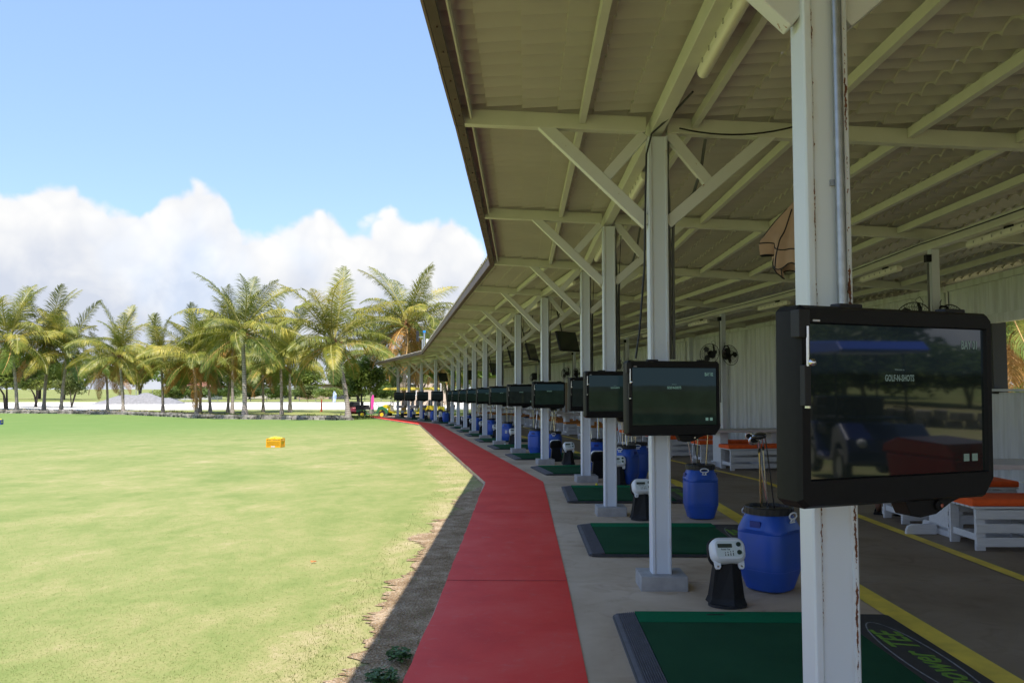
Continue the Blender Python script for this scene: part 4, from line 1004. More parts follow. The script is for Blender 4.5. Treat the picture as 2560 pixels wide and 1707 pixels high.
# ================================================================ tables, benches, cushions
def bench(L=1.30):
    t = thing('slatted_bench', 'x', 'bench'); W = .50; H = .42
    for i, x in enumerate((.0, L / 2 - .04, L - .09)):
        for y in (0, W - .035):
            mb = MB(); mb.box(x, y + .002, 0, x + .09, y + .033, H - .022); mb.obj('leg', M['white_wood'], t, bevel=.003)
        mb = MB(); mb.box(x + .02, .035, .09, x + .055, W - .037, .155); mb.obj('cross_rail', M['white_wood'], t, bevel=.003)
    for y in (-.018, W):
        for z in (.04, .17, .30):
            mb = MB(); mb.box(-.004, y, z, L + .004, y + .018, z + .088); mb.obj('side_slat', M['white_wood'], t, bevel=.003)
    n = 6
    for i in range(n):
        y0 = -.02 + i * (W + .04) / n; mb = MB(); mb.box(-.02, y0, H - .022, L + .02, y0 + (W + .04) / n - .014, H); mb.obj('seat_slat', M['white_wood'], t, bevel=.003)
    return t
def cushion(m, L=1.30):
    mb = MB(); W = .50; r = .028
    prof = [(0, .012), (r * .3, .003), (r, 0), (W + .02 - r, 0), (W + .02 - r * .3, .003), (W + .02, .012), (W + .02, .05), (W + .02 - r * .3, .062), (W + .02 - r, .068), (r, .068), (r * .3, .062), (0, .05)]
    mb.prism([(y - .01, z) for y, z in prof], -.03, L + .03, 'x')
    me = mb.mesh('cushion', [m], 60, True); return me
def table():
    t = thing('pedestal_table', 'x', 'table')
    mb = MB(); mb.box(-.15, -.38, .715, 1.55, .38, .765); mb.obj('tabletop', M['cream_wood'], t, bevel=.005)
    for x in (.08, 1.18):
        mb = MB(); mb.box(x, -.20, .06, x + .16, .20, .715); mb.box(x + .16, -.19, .06, x + .165, .19, .715); mb.obj('pedestal', M['white_wood'], t, bevel=.004)
    for x in (.08, 1.30):
        sg = 1
        mb = MB(); mb.prism([(-.36, .0), (.36, .0), (.36, .06), (.345, .09), (.30, .105), (-.30, .105), (-.345, .09), (-.36, .06)], x, x + .045, 'x'); mb.obj('foot', M['white_wood'], t, bevel=.004)
    mb = MB(); mb.box(.2, -.02, .2, 1.2, .02, .3); mb.obj('stretcher', M['white_wood'], t)
    for s in (0,):
        mb = MB(); mb.prism([(-.27, 0), (.05, 0), (.05, .105), (-.20, .105), (-.245, .085), (-.265, .05)], -.022, .022, 'y'); mb.obj('foot', M['white_wood'], t, bevel=.004)
    return t
B0 = bench(); TB0 = table(); cu = {c: cushion(M[c]) for c in ('orange', 'amber', 'navy')}
used_b = [False, False]
def set_at(s, D, color, where, back_color=None, hdg=None, with_table=True):
    hd = head(s) if hdg is None else hdg
    base = pt(s, D); Rm = Matrix.Rotation(hd, 3, 'Z')
    def P_(x, y): q = base + Rm @ Vector((x, y, 0)); q.z = zf(q.y) + .002; return q
    for j, (y, nm) in enumerate(((-.92, 'near side'), (.62, 'far side'))):
        b = dup(B0) if used_b[0] else B0; used_b[0] = True
        b.location = P_(0, y); b.rotation_euler = (0, 0, hd); b['label'] = 'white slatted bench, %s of the %s' % (nm, where); b['group'] = 'white slatted benches'
        col = color if j == 0 else (back_color or color)
        c = new_obj('seat_cushion', cu[col], None, P_(0, y) + Vector((0, 0, .42)), hd)
        tag(c, '%s cushion, %s bench, %s' % ({'orange': 'bright orange', 'amber': 'faded orange', 'navy': 'dark navy'}[col], nm, where), 'cushion', 'seat cushions on the slatted benches')
    tb = dup(TB0) if used_b[1] else TB0; used_b[1] = True
    tb.location = P_(.02, 0); tb.rotation_euler = (0, 0, hd); tb['label'] = 'pale pedestal table of the %s' % where; tb['group'] = 'pedestal tables between benches'
def sy(y):   # row coordinate for a given distance
    lo, hi = -1, 16.9
    for _ in range(40):
        m_ = (lo + hi) / 2
        if pt(m_, 3.4).y < y: lo = m_
        else: hi = m_
    return lo
set_at(sy(8.9), 3.25, 'orange', 'table set at the right picture edge')
set_at(sy(17.05), 3.25, 'orange', 'table set right of the second bay monitor', 'orange')
set_at(sy(20.6), 3.25, 'orange', 'second table set beyond the nearest rear fan post')
set_at(sy(24.2), 3.25, 'orange', 'table set between third and fourth posts', 'orange')
for i, y in enumerate((28.0, 31.8, 35.6, 39.4, 43.0, 47.0, 51.0)):
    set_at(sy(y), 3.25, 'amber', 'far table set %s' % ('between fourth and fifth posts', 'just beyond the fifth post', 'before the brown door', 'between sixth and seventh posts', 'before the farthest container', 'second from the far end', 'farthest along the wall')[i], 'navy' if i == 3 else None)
# one navy bench by the wall
b = dup(B0, label='white slatted bench with navy cushion standing against the rear wall', group='white slatted benches'); b.location = pt(sy(15.2), 4.95); b.location.z = zf(b.location.y); b.rotation_euler = (0, 0, head(4.5))
c = new_obj('seat_cushion', cu['navy'], None, b.location + Vector((0, 0, .42)), head(4.5)); tag(c, 'dark navy seat cushion on the bench against the rear wall', 'cushion', 'seat cushions on the slatted benches')

# ================================================================ fans on the rear posts
def fan():
    t = thing('wall_fan', 'x', 'fan')
    mb = MB(); R_ = .225
    for r_ in (R_, R_ * .72, R_ * .42): 
        y = -.10 - .055 * (1 - (r_ / R_) ** 2) if r_ < R_ else -.085
        mb.tube([(r_ * math.cos(2 * math.pi * i / 28), y, r_ * math.sin(2 * math.pi * i / 28)) for i in range(29)], (.0065 if r_ == R_ else .003), 5, False)
    for i in range(36):
        a = 2 * math.pi * i / 36; mb.tube([(r_ * math.cos(a), y, r_ * math.sin(a)) for r_, y in ((.04, -.158), (.12, -.145), (.18, -.12), (R_, -.085), (.18, -.045), (.07, -.03))], .0021, 3, False)
    mb.obj('cage', M['cable'], t)
    mb = MB(); mb.lathe([(.06, 0), (.078, .02), (.078, .12), (.045, .16)], 14); mb.v = [(x, z - .05, y) for x, y, z in mb.v]; mb.obj('motor', M['black'], t, smooth=40)
    for i in range(3):
        mb = MB(); vs = []; fs = []; a0 = i * 2 * math.pi / 3
        for j in range(7):
            r_ = .04 + .15 * j / 6; w = .45 + .75 * math.sin(math.pi * min(1, j / 5.2))
            for sg in (-1, 1): a = a0 + sg * w * .5 + .2 * j / 6; vs.append((r_ * math.cos(a), -.10 + sg * .014, r_ * math.sin(a)))
        fs = [(2 * j, 2 * j + 1, 2 * j + 3, 2 * j + 2) for j in range(6)]; mb.add(vs, fs); mb.obj('blade', M['black2'], t, fix=False)
    mb = MB(); mb.tube([(0, -.10, 0), (0, -.165, 0)], [.03, .02], 10); mb.obj('hub', M['black'], t)
    mb = MB(); mb.tube([(0, .04, .0), (0, .09, .03), (0, .11, .12), (0, .09, .20), (0, .05, .235), (.03, .0, .22), (.06, -.01, .16), (.07, .0, .06)], .016, 8); mb.obj('bracket', M['black'], t, smooth=60)
    mb = MB(); mb.tube([(0, .05, .24), (-.03, .03, .28), (.02, .05, .32), (.04, .1, .27), (.02, .12, .2)], .004, 5); mb.obj('wire', M['cable'], t)
    return t
F0 = fan(); usedf = False
for k, w in ((3, 'nearest rear fan post'), (5, 'second rear fan post'), (7, 'third rear fan post'), (9, 'fourth rear fan post'), (11, 'fifth rear fan post')):
    for sg in (-1, 1):
        f_ = dup(F0) if usedf else F0; usedf = True
        q = Vector(P[k]) + LAT[k] * (3.92 + sg * .19); h = 2.33
        f_.location = (q.x, q.y - .14, zf(P[k][1]) + h + (.03 if sg < 0 else 0)); f_.rotation_euler = (R(-8), 0, headp(k) + (R(18) if sg > 0 else R(-48)))
        f_['group'] = 'black caged fans in pairs on the rear posts'; f_['label'] = '%s black caged fan on the %s' % ('left' if sg < 0 else 'right', w)

# ================================================================ ceiling televisions
def tv():
    t = thing('ceiling_television', 'x', 'television')
    mb = MB(); mb.box(-.42, -.03, -.26, .42, .03, .26); mb.obj('television_body', M['black'], t, bevel=.012)
    mb = MB(); mb.box(-.40, -.033, -.235, .40, -.0305, .245); mb.obj('screen', M['lcd'], t)
    mb = MB(); mb.box(-.22, .03, -.15, .22, .075, .1); mb.obj('back_cover', M['black2'], t, bevel=.01)
    return t
def pole(t, h, tilt):
    mb = MB(); mb.tube([(0, .10, h), (0, .10, .05)], .018, 8); mb.box(-.05, .05, h - .02, .05, .15, h); mb.box(-.05, .06, -.06, .05, .14, .08); o = mb.obj('ceiling_pole', M['cable'], t, smooth=60); return o
TV0 = tv()
TVS = [(5.85, 1.2, 2.84, 42, 'tilted black ceiling television hanging right of the sixth post'), (6.9, .95, 2.78, 62, 'black ceiling television half hidden behind the sixth post'), (8.0, 1.0, 2.78, 66, 'black ceiling television seen edge-on left of the sixth post'),
       (9.8, 1.2, 2.62, 60, 'dark ceiling television beyond the eighth post'), (12.3, 1.2, 2.62, 40, 'small dark ceiling television between the twelfth and thirteenth posts'), (13.6, 1.0, 2.62, 40, 'farthest ceiling television, hanging between the last four posts')]
for i, (s, D, h, rz, lab) in enumerate(TVS):
    t_ = TV0 if i == 0 else dup(TV0)
    put(t_, s, D, h, R(rz)); t_['label'] = lab; t_['group'] = 'televisions hanging from the roof'
for i, t_ in enumerate([o for o in COL.objects if o.name.startswith('ceiling_television')]):
    t_.rotation_mode = 'XYZ'; e = t_.rotation_euler.copy()
    p_ = Matrix.Rotation(e.z, 4, 'Z') @ Matrix.Rotation(R(-16), 4, 'X'); t_.rotation_euler = p_.to_euler()
    mb = MB(); mb.tube([(0, .08, .0), (0, .10, .30), (0, .10 + .0, .88)], .018, 8); mb.box(-.05, .06, -.06, .05, .12, .10); mb.obj('ceiling_pole', M['cable'], t_, smooth=60)
# beige draped cover with black piping on its own hanger
cv0 = thing('draped_television', 'beige cloth cover with black piping draped over a hanging television behind the nearest post', 'covered television', (2.275, 6.5, 2.72), R(-2)); cv0.scale = (.86, .86, .86)
def drape():
    nu, nv = 60, 16; vs = []; fs = []
    hem = []
    for j in range(nv + 1):
        v = j / nv
        for i in range(nu):
            a = 2 * math.pi * i / nu; fold = math.cos(5 * a + 1.0 + 2.2 * v) * .034 + math.cos(9 * a + 2.2) * .034 + .05 * mnoise.noise(Vector((math.cos(a) * 2.2, math.sin(a) * 2.2, v * 3)))
            wx = .045 + .125 * min(1, v * 1.7) ** .8 + .055 * v; wy = .035 + .085 * min(1, v * 1.4)
            r_ = 1 + fold * 5.5 * v
            x = wx * math.cos(a) * r_ - .02 * v - (.11 * max(0, -math.cos(a + .3)) ** 3 * max(0, math.sin(math.pi * min(1, v * .95))) ** 3) - (.06 * max(0, -math.cos(a - .7)) ** 2 * v); y = wy * math.sin(a) * r_
            z = .36 - .66 * v + .03 * math.sin(9 * v + 2 * a) * math.sin(math.pi * v) + .035 * math.cos(4 * a + .6) * v ** 2 + .03 * math.cos(7 * a) * v ** 3 + (.16 * max(0, -math.cos(a - .15)) ** 3) * v ** 2
            vs.append((x, y, z))
            if j == nv: hem.append((x, y, z))
    for j in range(nv):
        for i in range(nu): k = (i + 1) % nu; fs.append((j * nu + i, j * nu + k, (j + 1) * nu + k, (j + 1) * nu + i))
    fs.append(tuple(range(nu)))
    return vs, fs, hem
vs, fs, hem = drape(); mb = MB(); mb.add(vs, fs); cvo = mb.obj('cloth_cover', M['beige'], cv0, smooth=60)
mb = MB(); mb.tube(hem + [hem[0]], .0065, 5, False)
for a_i in (22, 30, 38, 46):
    mb.tube([vs[j * 60 + a_i] for j in range(2, 17)], .006, 5, False)
mb.tube([(vs[12 * 60 + i][0] * 1.01, vs[12 * 60 + i][1] * 1.01, vs[12 * 60 + i][2]) for i in range(18, 50)], .006, 5, False)
mb.obj('piping', M['cable'], cvo, smooth=60)
mb = MB(); mb.tube([(0, 0, .33), (0, 0, .92)], .013, 8); mb.box(-.02, -.008, .25, .02, .008, .6); mb.obj('hanger', M['cable'], cv0)

# ================================================================ small loose things
def ball_at(x, y, m, lab, dz=.0):
    mb = MB(); mb.ball((0, 0, .0215), .0215, 14, 10); o = mb.obj('golf_ball', M[m], None, smooth=80); o.location = (x, y, zf(y) + dz); tag(o, lab, 'golf ball')
ball_at(1.32, 12.35 + .66, 'ball_y', 'yellow golf ball at the far edge of the third green mat', .044)
ball_at(-.20, 24.2, 'ball_w', 'white golf ball beside the plinth of the seventh post', .046)
ball_at(-1.05, 31.6, 'ball_y', 'tiny yellow golf ball by the ninth post', .04); ball_at(-1.35, 34.2, 'ball_y', 'tiny yellow golf ball by the tenth post', .04)
def crate(name, m, x, y, rz, lab, balls):
    t = thing('ball_crate', lab, 'crate', (x, y, zf(y) - .055), rz); w, h, d = .21, .25, .16
    for sx in (-1, 1):
        for sy_ in (-1, 1):
            mb = MB(); mb.box(sx * w - .012, sy_ * d - .012, 0, sx * w + .012, sy_ * d + .012, h); mb.obj('corner_post', m, t)
    for z0, z1 in ((0, .035), (.16, .20), (.225, .262)):
        mb = MB()
        for sg in (-1, 1): mb.box(-w, sg * d - .008, z0, w, sg * d + .008, z1); mb.box(sg * w - .008, -d, z0, sg * w + .008, d, z1)
        mb.obj('rail', m, t)
    mb = MB()
    for sg in (-1, 1):
        for i in range(-6, 12):
            for dr in (-1, 1):
                x0 = -w + i * .036; x1 = x0 + .125 
                p = [x0, .035] if dr > 0 else [x1, .035]; q = [x1, .16] if dr > 0 else [x0, .16]
                def clip(p, q):
                    if max(p[0], q[0]) < -w or min(p[0], q[0]) > w: return None
                    def at(xx): f = (xx - p[0]) / (q[0] - p[0]); return [xx, p[1] + f * (q[1] - p[1])]
                    pp, qq = p, q
                    if p[0] < -w: pp = at(-w)
                    if p[0] > w: pp = at(w)
                    if q[0] < -w: qq = at(-w)
                    if q[0] > w: qq = at(w)
                    return pp, qq
                c = clip(p, q)
                if c and abs(c[0][0] - c[1][0]) > .01: mb.bar((c[0][0], sg * d, c[0][1]), (c[1][0], sg * d, c[1][1]), .006, .009)
    for sg in (-1, 1): mb.box(sg * w - .004, -d, .035, sg * w + .004, d, .1)
    mb.obj('lattice', m, t)
    mb = MB(); mb.box(-w, -d, .0, w, d, .02); mb.obj('crate_floor', m, t)
    mb = MB(); mb.box(-.07, -d - .011, .012, .05, -d - .009, .04); mb.obj('label', M['paper'], t)
    mb = MB(); rr = random.Random(3)
    for _ in range(150):
        u, v = rr.uniform(-.9, .9), rr.uniform(-.85, .85); z = .18 + .09 * (1 - .6 * u * u) * (1 - .5 * v * v) + .03 * rr.random()
        mb.ball((u * w, v * d, z), .0215, 6, 4)
    mb.box(-w + .012, -d + .012, .02, w - .012, d - .012, .19)
    o = mb.obj('golf_balls', balls, None, smooth=80); o.location = t.location; o.rotation_euler = t.rotation_euler; tag(o, 'heap of yellow golf balls filling the ' + lab.split(' crate')[0] + ' crate', 'golf balls'); stuff(o)
crate('c', mat('crate_yellow', (.72, .36, .01), .45), -7.03, 24.7, R(-6), 'yellow plastic crate standing on the grass', M['ball_y'])
crate('c', mat('crate_blue', (.02, .05, .30), .45), -27.9, 45.0, R(10), 'blue plastic crate on the grass at the left picture edge', M['ball_y'])
mb = MB()
for i in range(5):
    a = i * 1.3; mb.add([(0, 0, .01), (.05 * math.cos(a), .05 * math.sin(a), .03), (.06 * math.cos(a + .5), .06 * math.sin(a + .5), .012), (.03 * math.cos(a + .9), .03 * math.sin(a + .9), .02)], [(0, 1, 2, 3)])
o = mb.obj('fallen_petal', mat('petal', (.80, .16, .03), .7), None, fix=False); o.location = (-1.83, 7.72, -.05); o.scale = (.5, .5, .5); tag(o, 'small orange petal lying on the grass', 'petal')
mb = MB()
for i in range(3): mb.box(-.06 + i * .03, -.02 + i * .01, 0, .02 + i * .04, .0 + i * .012, .006)
o = mb.obj('fallen_leaf', mat('dead_leaf', (.35, .12, .08), .8), None); o.location = (-3.3, 4.9, -.045); tag(o, 'dry reddish leaf on the grass in the lower left corner', 'leaf')
# low weeds rooted at the edge of the path
def weed(x, y, n, r_, lab, seed):
    rr = random.Random(seed); mb = MB()
    for _ in range(n):
        a = rr.uniform(0, 6.28); d_ = r_ * rr.random() ** .6; h = .02 + .05 * rr.random(); cx, cy = d_ * math.cos(a), d_ * math.sin(a); b_ = rr.uniform(0, 6.28); l = .012 + .016 * rr.random()
        mb.add([(cx - l * math.cos(b_), cy - l * math.sin(b_), h), (cx + l * .5 * math.sin(b_), cy - l * .5 * math.cos(b_), h + .006), (cx + l * math.cos(b_), cy + l * math.sin(b_), h + rr.uniform(-.01, .012)), (cx - l * .5 * math.sin(b_), cy + l * .5 * math.cos(b_), h)], [(0, 1, 2, 3)])
    o = mb.obj('weed', M['weedleaf'], None, fix=False); o.location = (x, y, zf(y) - .055); tag(o, lab, 'weed')
M['weedleaf'] = mat('weed_leaf', (.07, .15, .035), .6, var=.4, vscale=60)
weed(-.70, 4.58, 220, .085, 'low green weed clump beside the red path at the picture bottom', 1)
weed(-.66, 4.95, 160, .07, 'smaller green weed clump at the path edge', 2)
# ================================================================ palms
def leafmat(name, stops, scale=1.2):
    m = mat(name, (.1, .1, .1), .45, spec=.35); t = m.node_tree; b = bsdf(m)
    tc = N(t, 'ShaderNodeTexCoord'); oi = N(t, 'ShaderNodeObjectInfo')
    f = MATH(t, 'ADD', NOISE(t, tc.outputs['Object'], scale, 4, .6), MATH(t, 'MULTIPLY', MATH(t, 'SUBTRACT', oi.outputs['Random'], .5), .22))
    t.links.new(RAMP(t, f, stops), b.inputs['Base Color'])
    tr = N(t, 'ShaderNodeBsdfTranslucent'); mxs = N(t, 'ShaderNodeMixShader'); mxs.inputs[0].default_value = .36
    t.links.new(RAMP(t, f, stops), tr.inputs[0]); out = t.nodes['Material Output']
    t.links.new(b.outputs[0], mxs.inputs[1]); t.links.new(tr.outputs[0], mxs.inputs[2]); t.links.new(mxs.outputs[0], out.inputs[0])
    return m
M['frond_g'] = leafmat('palm_green', [(.3, (.085, .115, .016)), (.5, (.225, .235, .032)), (.7, (.52, .43, .08))])
M['frond_y'] = leafmat('palm_yellowing', [(.3, (.12, .19, .035)), (.5, (.23, .27, .05)), (.72, (.48, .34, .07))])
M['frond_o'] = leafmat('palm_dry', [(.3, (.20, .15, .04)), (.5, (.40, .21, .05)), (.7, (.50, .26, .09))])
M['rachis'] = mat('palm_rib', (.36, .32, .10), .5); M['rachis_o'] = mat('palm_rib_dry', (.50, .30, .10), .5)
M['trunk'] = mat('palm_trunk', (.34, .29, .25), .9, var=.35, vscale=3, bump=.5, bscale=14)
t = M['trunk'].node_tree; tcn = N(t, 'ShaderNodeTexCoord'); w = N(t, 'ShaderNodeTexWave', bands_direction='Z'); t.links.new(tcn.outputs['Object'], w.inputs[0]); w.inputs['Scale'].default_value = 2.6; w.inputs['Distortion'].default_value = 2.5; w.inputs['Detail'].default_value = 3; w.inputs['Detail Scale'].default_value = 3
f = MATH(t, 'ADD', MATH(t, 'MULTIPLY', w.outputs['Fac'], .45), MATH(t, 'MULTIPLY', NOISE(t, tcn.outputs['Object'], 7, 5, .7), .55))
t.links.new(RAMP(t, f, [(.25, (.15, .12, .10)), (.5, (.34, .28, .235)), (.75, (.50, .44, .39))]), bsdf(M['trunk']).inputs['Base Color'])
M['husk'] = mat('palm_husk', (.26, .13, .055), .9, var=.5, vscale=14); M['nut'] = mat('coconut', (.20, .19, .05), .5, var=.4, vscale=20)
def frond_mesh(seed, e0, bend, L=4.3, dens=84, leaf=1.0, lm='frond_g', rm='rachis', hang=.5, gust=.25):
    rr = random.Random(seed); mb = MB(); n = 14; P_ = []; T_ = []
    x = z = 0; e = e0; y = 0; ya = rr.uniform(-.1, .1)
    for i in range(n + 1):
        P_.append(Vector((x, y, z))); T_.append(Vector((math.cos(e), math.sin(ya) * .2, math.sin(e))).normalized())
        ds = L / n; x += math.cos(e) * ds; z += math.sin(e) * ds; y += math.sin(ya) * ds; e -= bend / n * (.5 + 1.1 * i / n); ya += rr.uniform(-.03, .03)
    mb.k = 1; mb.tube(P_, [.042 * (1 - .85 * i / n) + .003 for i in range(n + 1)], 5); mb.k = 0
    for i in range(dens):
        u = .14 + .86 * (i + rr.random() * .7) / dens; f = u * n; k = min(n - 1, int(f)); p = P_[k].lerp(P_[k + 1], f - k); tt = T_[k].lerp(T_[min(k + 1, n)], f - k).normalized()
        up = Vector((-tt.z, 0, tt.x)); 
        ll = leaf * (math.sin(math.pi * min(1, .18 + u * .80)) ** .6) * rr.uniform(.8, 1.08) * (1.0 if u < .9 else .75)
        for sg in (-1, 1):
            side = tt.cross(up) * sg; fwd = .38 + .75 * u + rr.uniform(-.12, .12)
            d1 = (side + tt * fwd + up * rr.uniform(.02, .30) + Vector((0, gust * rr.random(), 0))).normalized()
            d2 = (d1 + Vector((0, gust * 1.3 * rr.random(), -hang * rr.uniform(.6, 1.5)))).normalized(); d3 = (d2 + Vector((0, gust * rr.random(), -hang * rr.uniform(.6, 1.6)))).normalized()
            a = p; b = a + d1 * ll * .40; c = b + d2 * ll * .34; d_ = c + d3 * ll * .26
            wv = tt.cross(d1).cross(d1).normalized() * (.012 + .008 * rr.random())
            mb.add([a - wv * .5, a + wv * .5, b + wv, b - wv, c + wv * .8, c - wv * .8, d_], [(0, 1, 2, 3), (3, 2, 4, 5), (5, 4, 6)])
    return mb.mesh('frond', [M[lm], M[rm]])
FR = {'up': [frond_mesh(1, R(80), R(30), 4.0, hang=.3), frond_mesh(2, R(72), R(48), 4.2, hang=.45), frond_mesh(3, R(64), R(62), 4.2, hang=.55)],
      'mid': [frond_mesh(4, R(48), R(84), 4.4, hang=.75, gust=.35), frond_mesh(5, R(36), R(82), 4.4, hang=.9), frond_mesh(6, R(26), R(72), 4.3, hang=.8, gust=.4)],
      'low': [frond_mesh(7, R(12), R(72), 4.3, hang=1.0), frond_mesh(8, R(4), R(74), 4.2, hang=1.1, lm='frond_y'), frond_mesh(12, R(16), R(85), 4.2, hang=1.0), frond_mesh(14, R(0), R(64), 4.2, hang=1.1)],
      'down': [frond_mesh(9, R(-12), R(66), 3.4, hang=.6, lm='frond_y', rm='rachis_o'), frond_mesh(10, R(-28), R(50), 3.2, hang=.5, lm='frond_y', rm='rachis_o')],
      'dry': [frond_mesh(11, R(-48), R(38), 3.6, 60, .85, lm='frond_o', rm='rachis_o', hang=.4), frond_mesh(13, R(-30), R(60), 3.6, 60, .85, lm='frond_o', rm='rachis_o', hang=.5)]}
def palm(x, y, H, lean, R_, lab, seed, dry=.2, grp='coconut palms in a row beyond the stone wall', r0=.15, nf=1.0, z=None, low=1.0):
    rr = random.Random(seed); t = thing('coconut_palm', lab, 'palm tree', (x, y, (zf(y) - .1) if z is None else z), 0, grp)
    n = 12; pts_ = []; rs = []
    for i in range(n + 1):
        u = i / n; pts_.append((lean[0] * (u ** 1.6), lean[1] * u ** 1.6, H * u)); rs.append(r0 * (1.45 - .55 * min(1, u * 6) - .18 * u) * (1 + .05 * (i % 2)))
    mb = MB(); mb.tube(pts_, rs, 10); mb.obj('trunk', M['trunk'], t, smooth=60, fix=False)
    top = Vector(pts_[-1]); s = R_ / 4.1
    mb = MB()
    for i in range(16):
        a = rr.uniform(0, 6.28); d_ = Vector((math.cos(a), math.sin(a), rr.uniform(-.6, .5))); mb.bar(top + Vector((0, 0, -.15)), top + d_ * rr.uniform(.3, .7), .05, .14)
    mb.ball(top, .24, 8, 6, 1.5); mb.obj('husk', M['husk'], t, fix=False)
    mb = MB()
    for i in range(rr.randint(5, 9)): a = rr.uniform(0, 6.28); mb.ball(top + Vector((.28 * math.cos(a), .28 * math.sin(a), rr.uniform(-.45, -.15))), .115, 8, 6, 1.15)
    mb.obj('coconuts', M['nut'], t, smooth=60, fix=False)
    plan = [('up', int(7 * nf), 0), ('mid', int(8 * nf), .3), ('low', int(7 * nf), .6), ('down', int(4 * nf * low), .9), ('dry', int(6 * dry * low), 1.2)]
    for cls, c, a0 in plan:
        for i in range(c):
            o = new_obj('frond', rr.choice(FR[cls]), t, top + Vector((0, 0, .05 if cls in ('up', 'mid') else -.08)))
            o.rotation_euler = (R(rr.uniform(-26, 26)), R(rr.uniform(-12, 12)), a0 + 2 * math.pi * (i + rr.uniform(-.5, .5)) / max(1, c)); k = s * rr.uniform(.82, 1.1); o.scale = (k, k, k)
def pxp(px, y): return (px - 1280) / 2066 * y
PALMS = [  # px of the trunk foot, distance, trunk height, lean, frond reach, label
    (46, 79, 7.0, (-.9, 0), 5.0, 'tall palm cut by the left picture edge', .3), (113, 84, 7.3, (.4, 0), 4.4, 'palm second from the left edge, with a ragged trunk', .2),
    (156, 82, 5.8, (.5, 0), 4.6, 'wind blown palm leaning right, third from the left edge', .2), (311, 71.6, 5.1, (-.5, 0), 3.9, 'low palm with drooping yellow fronds right of the gravel heap', .35),
    (272, 88, 4.6, (-.3, 0), 3.3, 'small palm standing behind the low yellowing one', .8), (410, 76, 5.2, (-.3, 0), 3.6, 'palm with thin dark trunk left of a cluster', .2),
    (494, 70, 4.7, (-.4, 0), 4.0, 'palm with hanging fronds reaching almost to the ground', .5), (503, 79, 5.4, (0, 0), 3.7, 'palm just behind the one with ground reaching fronds', .4), (528, 75, 5.0, (-.6, 0), 3.7, 'bushy palm left of the tall central pair', .2),
    (572, 81, 4.3, (.2, 0), 3.2, 'short palm with dark skirt left of the ringed trunk', .4), (583, 72, 6.6, (-.1, 0), 4.0, 'palm with pale ringed trunk close left of the tall central palm', .3),
    (614, 57.2, 5.9, (-.25, 0), 4.05, 'tall central palm standing on the stone wall line', .15), (660, 82, 4.6, (-.2, 0), 3.4, 'short palm behind and right of the tall central palm', .4),
    (706, 67, 4.3, (-.15, 0), 3.6, 'low palm between the two tallest ones', .3), (727, 82, 6.2, (-.3, 0), 4.2, 'palm whose crown rises behind the low one', .3),
    (872, 55.6, 5.1, (-1.0, 0), 4.3, 'big palm with curved grey trunk left of the parked vehicles', .1), (1010, 64, 7.2, (.2, 0), 4.6, 'tallest palm with orange lower fronds behind the roof end', 1.2),
    (930, 80, 6.0, (-.3, 0), 4.2, 'palm behind the vehicles between the two tallest crowns', .5), (1030, 69, 4.9, (.9, 0), 3.6, 'palm with orange fronds behind the farthest posts', 1.0), (1105, 92, 5.2, (.2, 0), 3.4, 'dry orange palm seen between the far posts', 1.6)]
for i, (px, y, H, ln, R_, lab, dry) in enumerate(PALMS): palm(pxp(px, y), y, H, ln, R_ * 1.27, lab, 100 + i, dry, r0=.17 if R_ > 4 else .14, low=1.15)
palm(15.9, 25, 4.2, (-.75, 0), 3.3, 'palm with orange hanging fronds seen through the serving opening', 77, 2.5, 'palms behind the rear wall', r0=.105, z=-.15, nf=.8)
palm(24.5, 34, 3.4, (.3, 0), 3.2, 'green palm behind the leaning one, seen through the serving opening', 78, .4, 'palms behind the rear wall', z=-.25)

# ================================================================ broad leaved trees and bushes
M['leaf_d'] = leafmat('leaf_dark', [(.3, (.06, .10, .02)), (.5, (.12, .18, .032)), (.7, (.23, .27, .055))], .8)
M['leaf_m'] = leafmat('leaf_mid', [(.3, (.05, .085, .02)), (.5, (.11, .15, .035)), (.7, (.21, .22, .06))], .8)
M['bark'] = mat('bark', (.12, .095, .075), .9, var=.4, vscale=6)
def crown_mesh(seed, nb, nl, m, leaf=.16, flat=.8):
    rr = np.random.RandomState(seed); V = []; 
    cs = rr.randn(nb, 3); cs /= np.linalg.norm(cs, axis=1)[:, None]; cs *= rr.uniform(.25, .75, nb)[:, None]; cs[:, 2] *= flat
    rad = rr.uniform(.22, .46, nb); n = nb * nl
    d = rr.randn(n, 3); d /= np.linalg.norm(d, axis=1)[:, None]; r = rr.uniform(.55, 1.08, n) ** .7
    c = np.repeat(cs, nl, 0) + d * (np.repeat(rad, nl) * r)[:, None] * np.array([1, 1, .8])
    u = rr.randn(n, 3); u /= np.linalg.norm(u, axis=1)[:, None]; w = np.cross(u, rr.randn(n, 3)); w /= np.linalg.norm(w, axis=1)[:, None]
    s = rr.uniform(.5, 1.2, n)[:, None] * leaf
    v = np.stack([c - u * s, c - w * s * .45, c + u * s, c + w * s * .45], 1).reshape(-1, 3)
    me = bpy.data.meshes.new('crown'); me.vertices.add(n * 4); me.vertices.foreach_set('co', v.ravel()); me.loops.add(n * 4); me.loops.foreach_set('vertex_index', np.arange(n * 4, dtype=np.int32))
    me.polygons.add(n); me.polygons.foreach_set('loop_start', np.arange(0, n * 4, 4, dtype=np.int32)); me.polygons.foreach_set('loop_total', np.full(n, 4, dtype=np.int32)); me.materials.append(m); me.update(calc_edges=True)
    return me
CR = [crown_mesh(1, 26, 330, M['leaf_d'], .060), crown_mesh(2, 22, 330, M['leaf_m'], .065), crown_mesh(3, 30, 300, M['leaf_d'], .055, .6), crown_mesh(4, 18, 330, M['leaf_m'], .07, .55)]
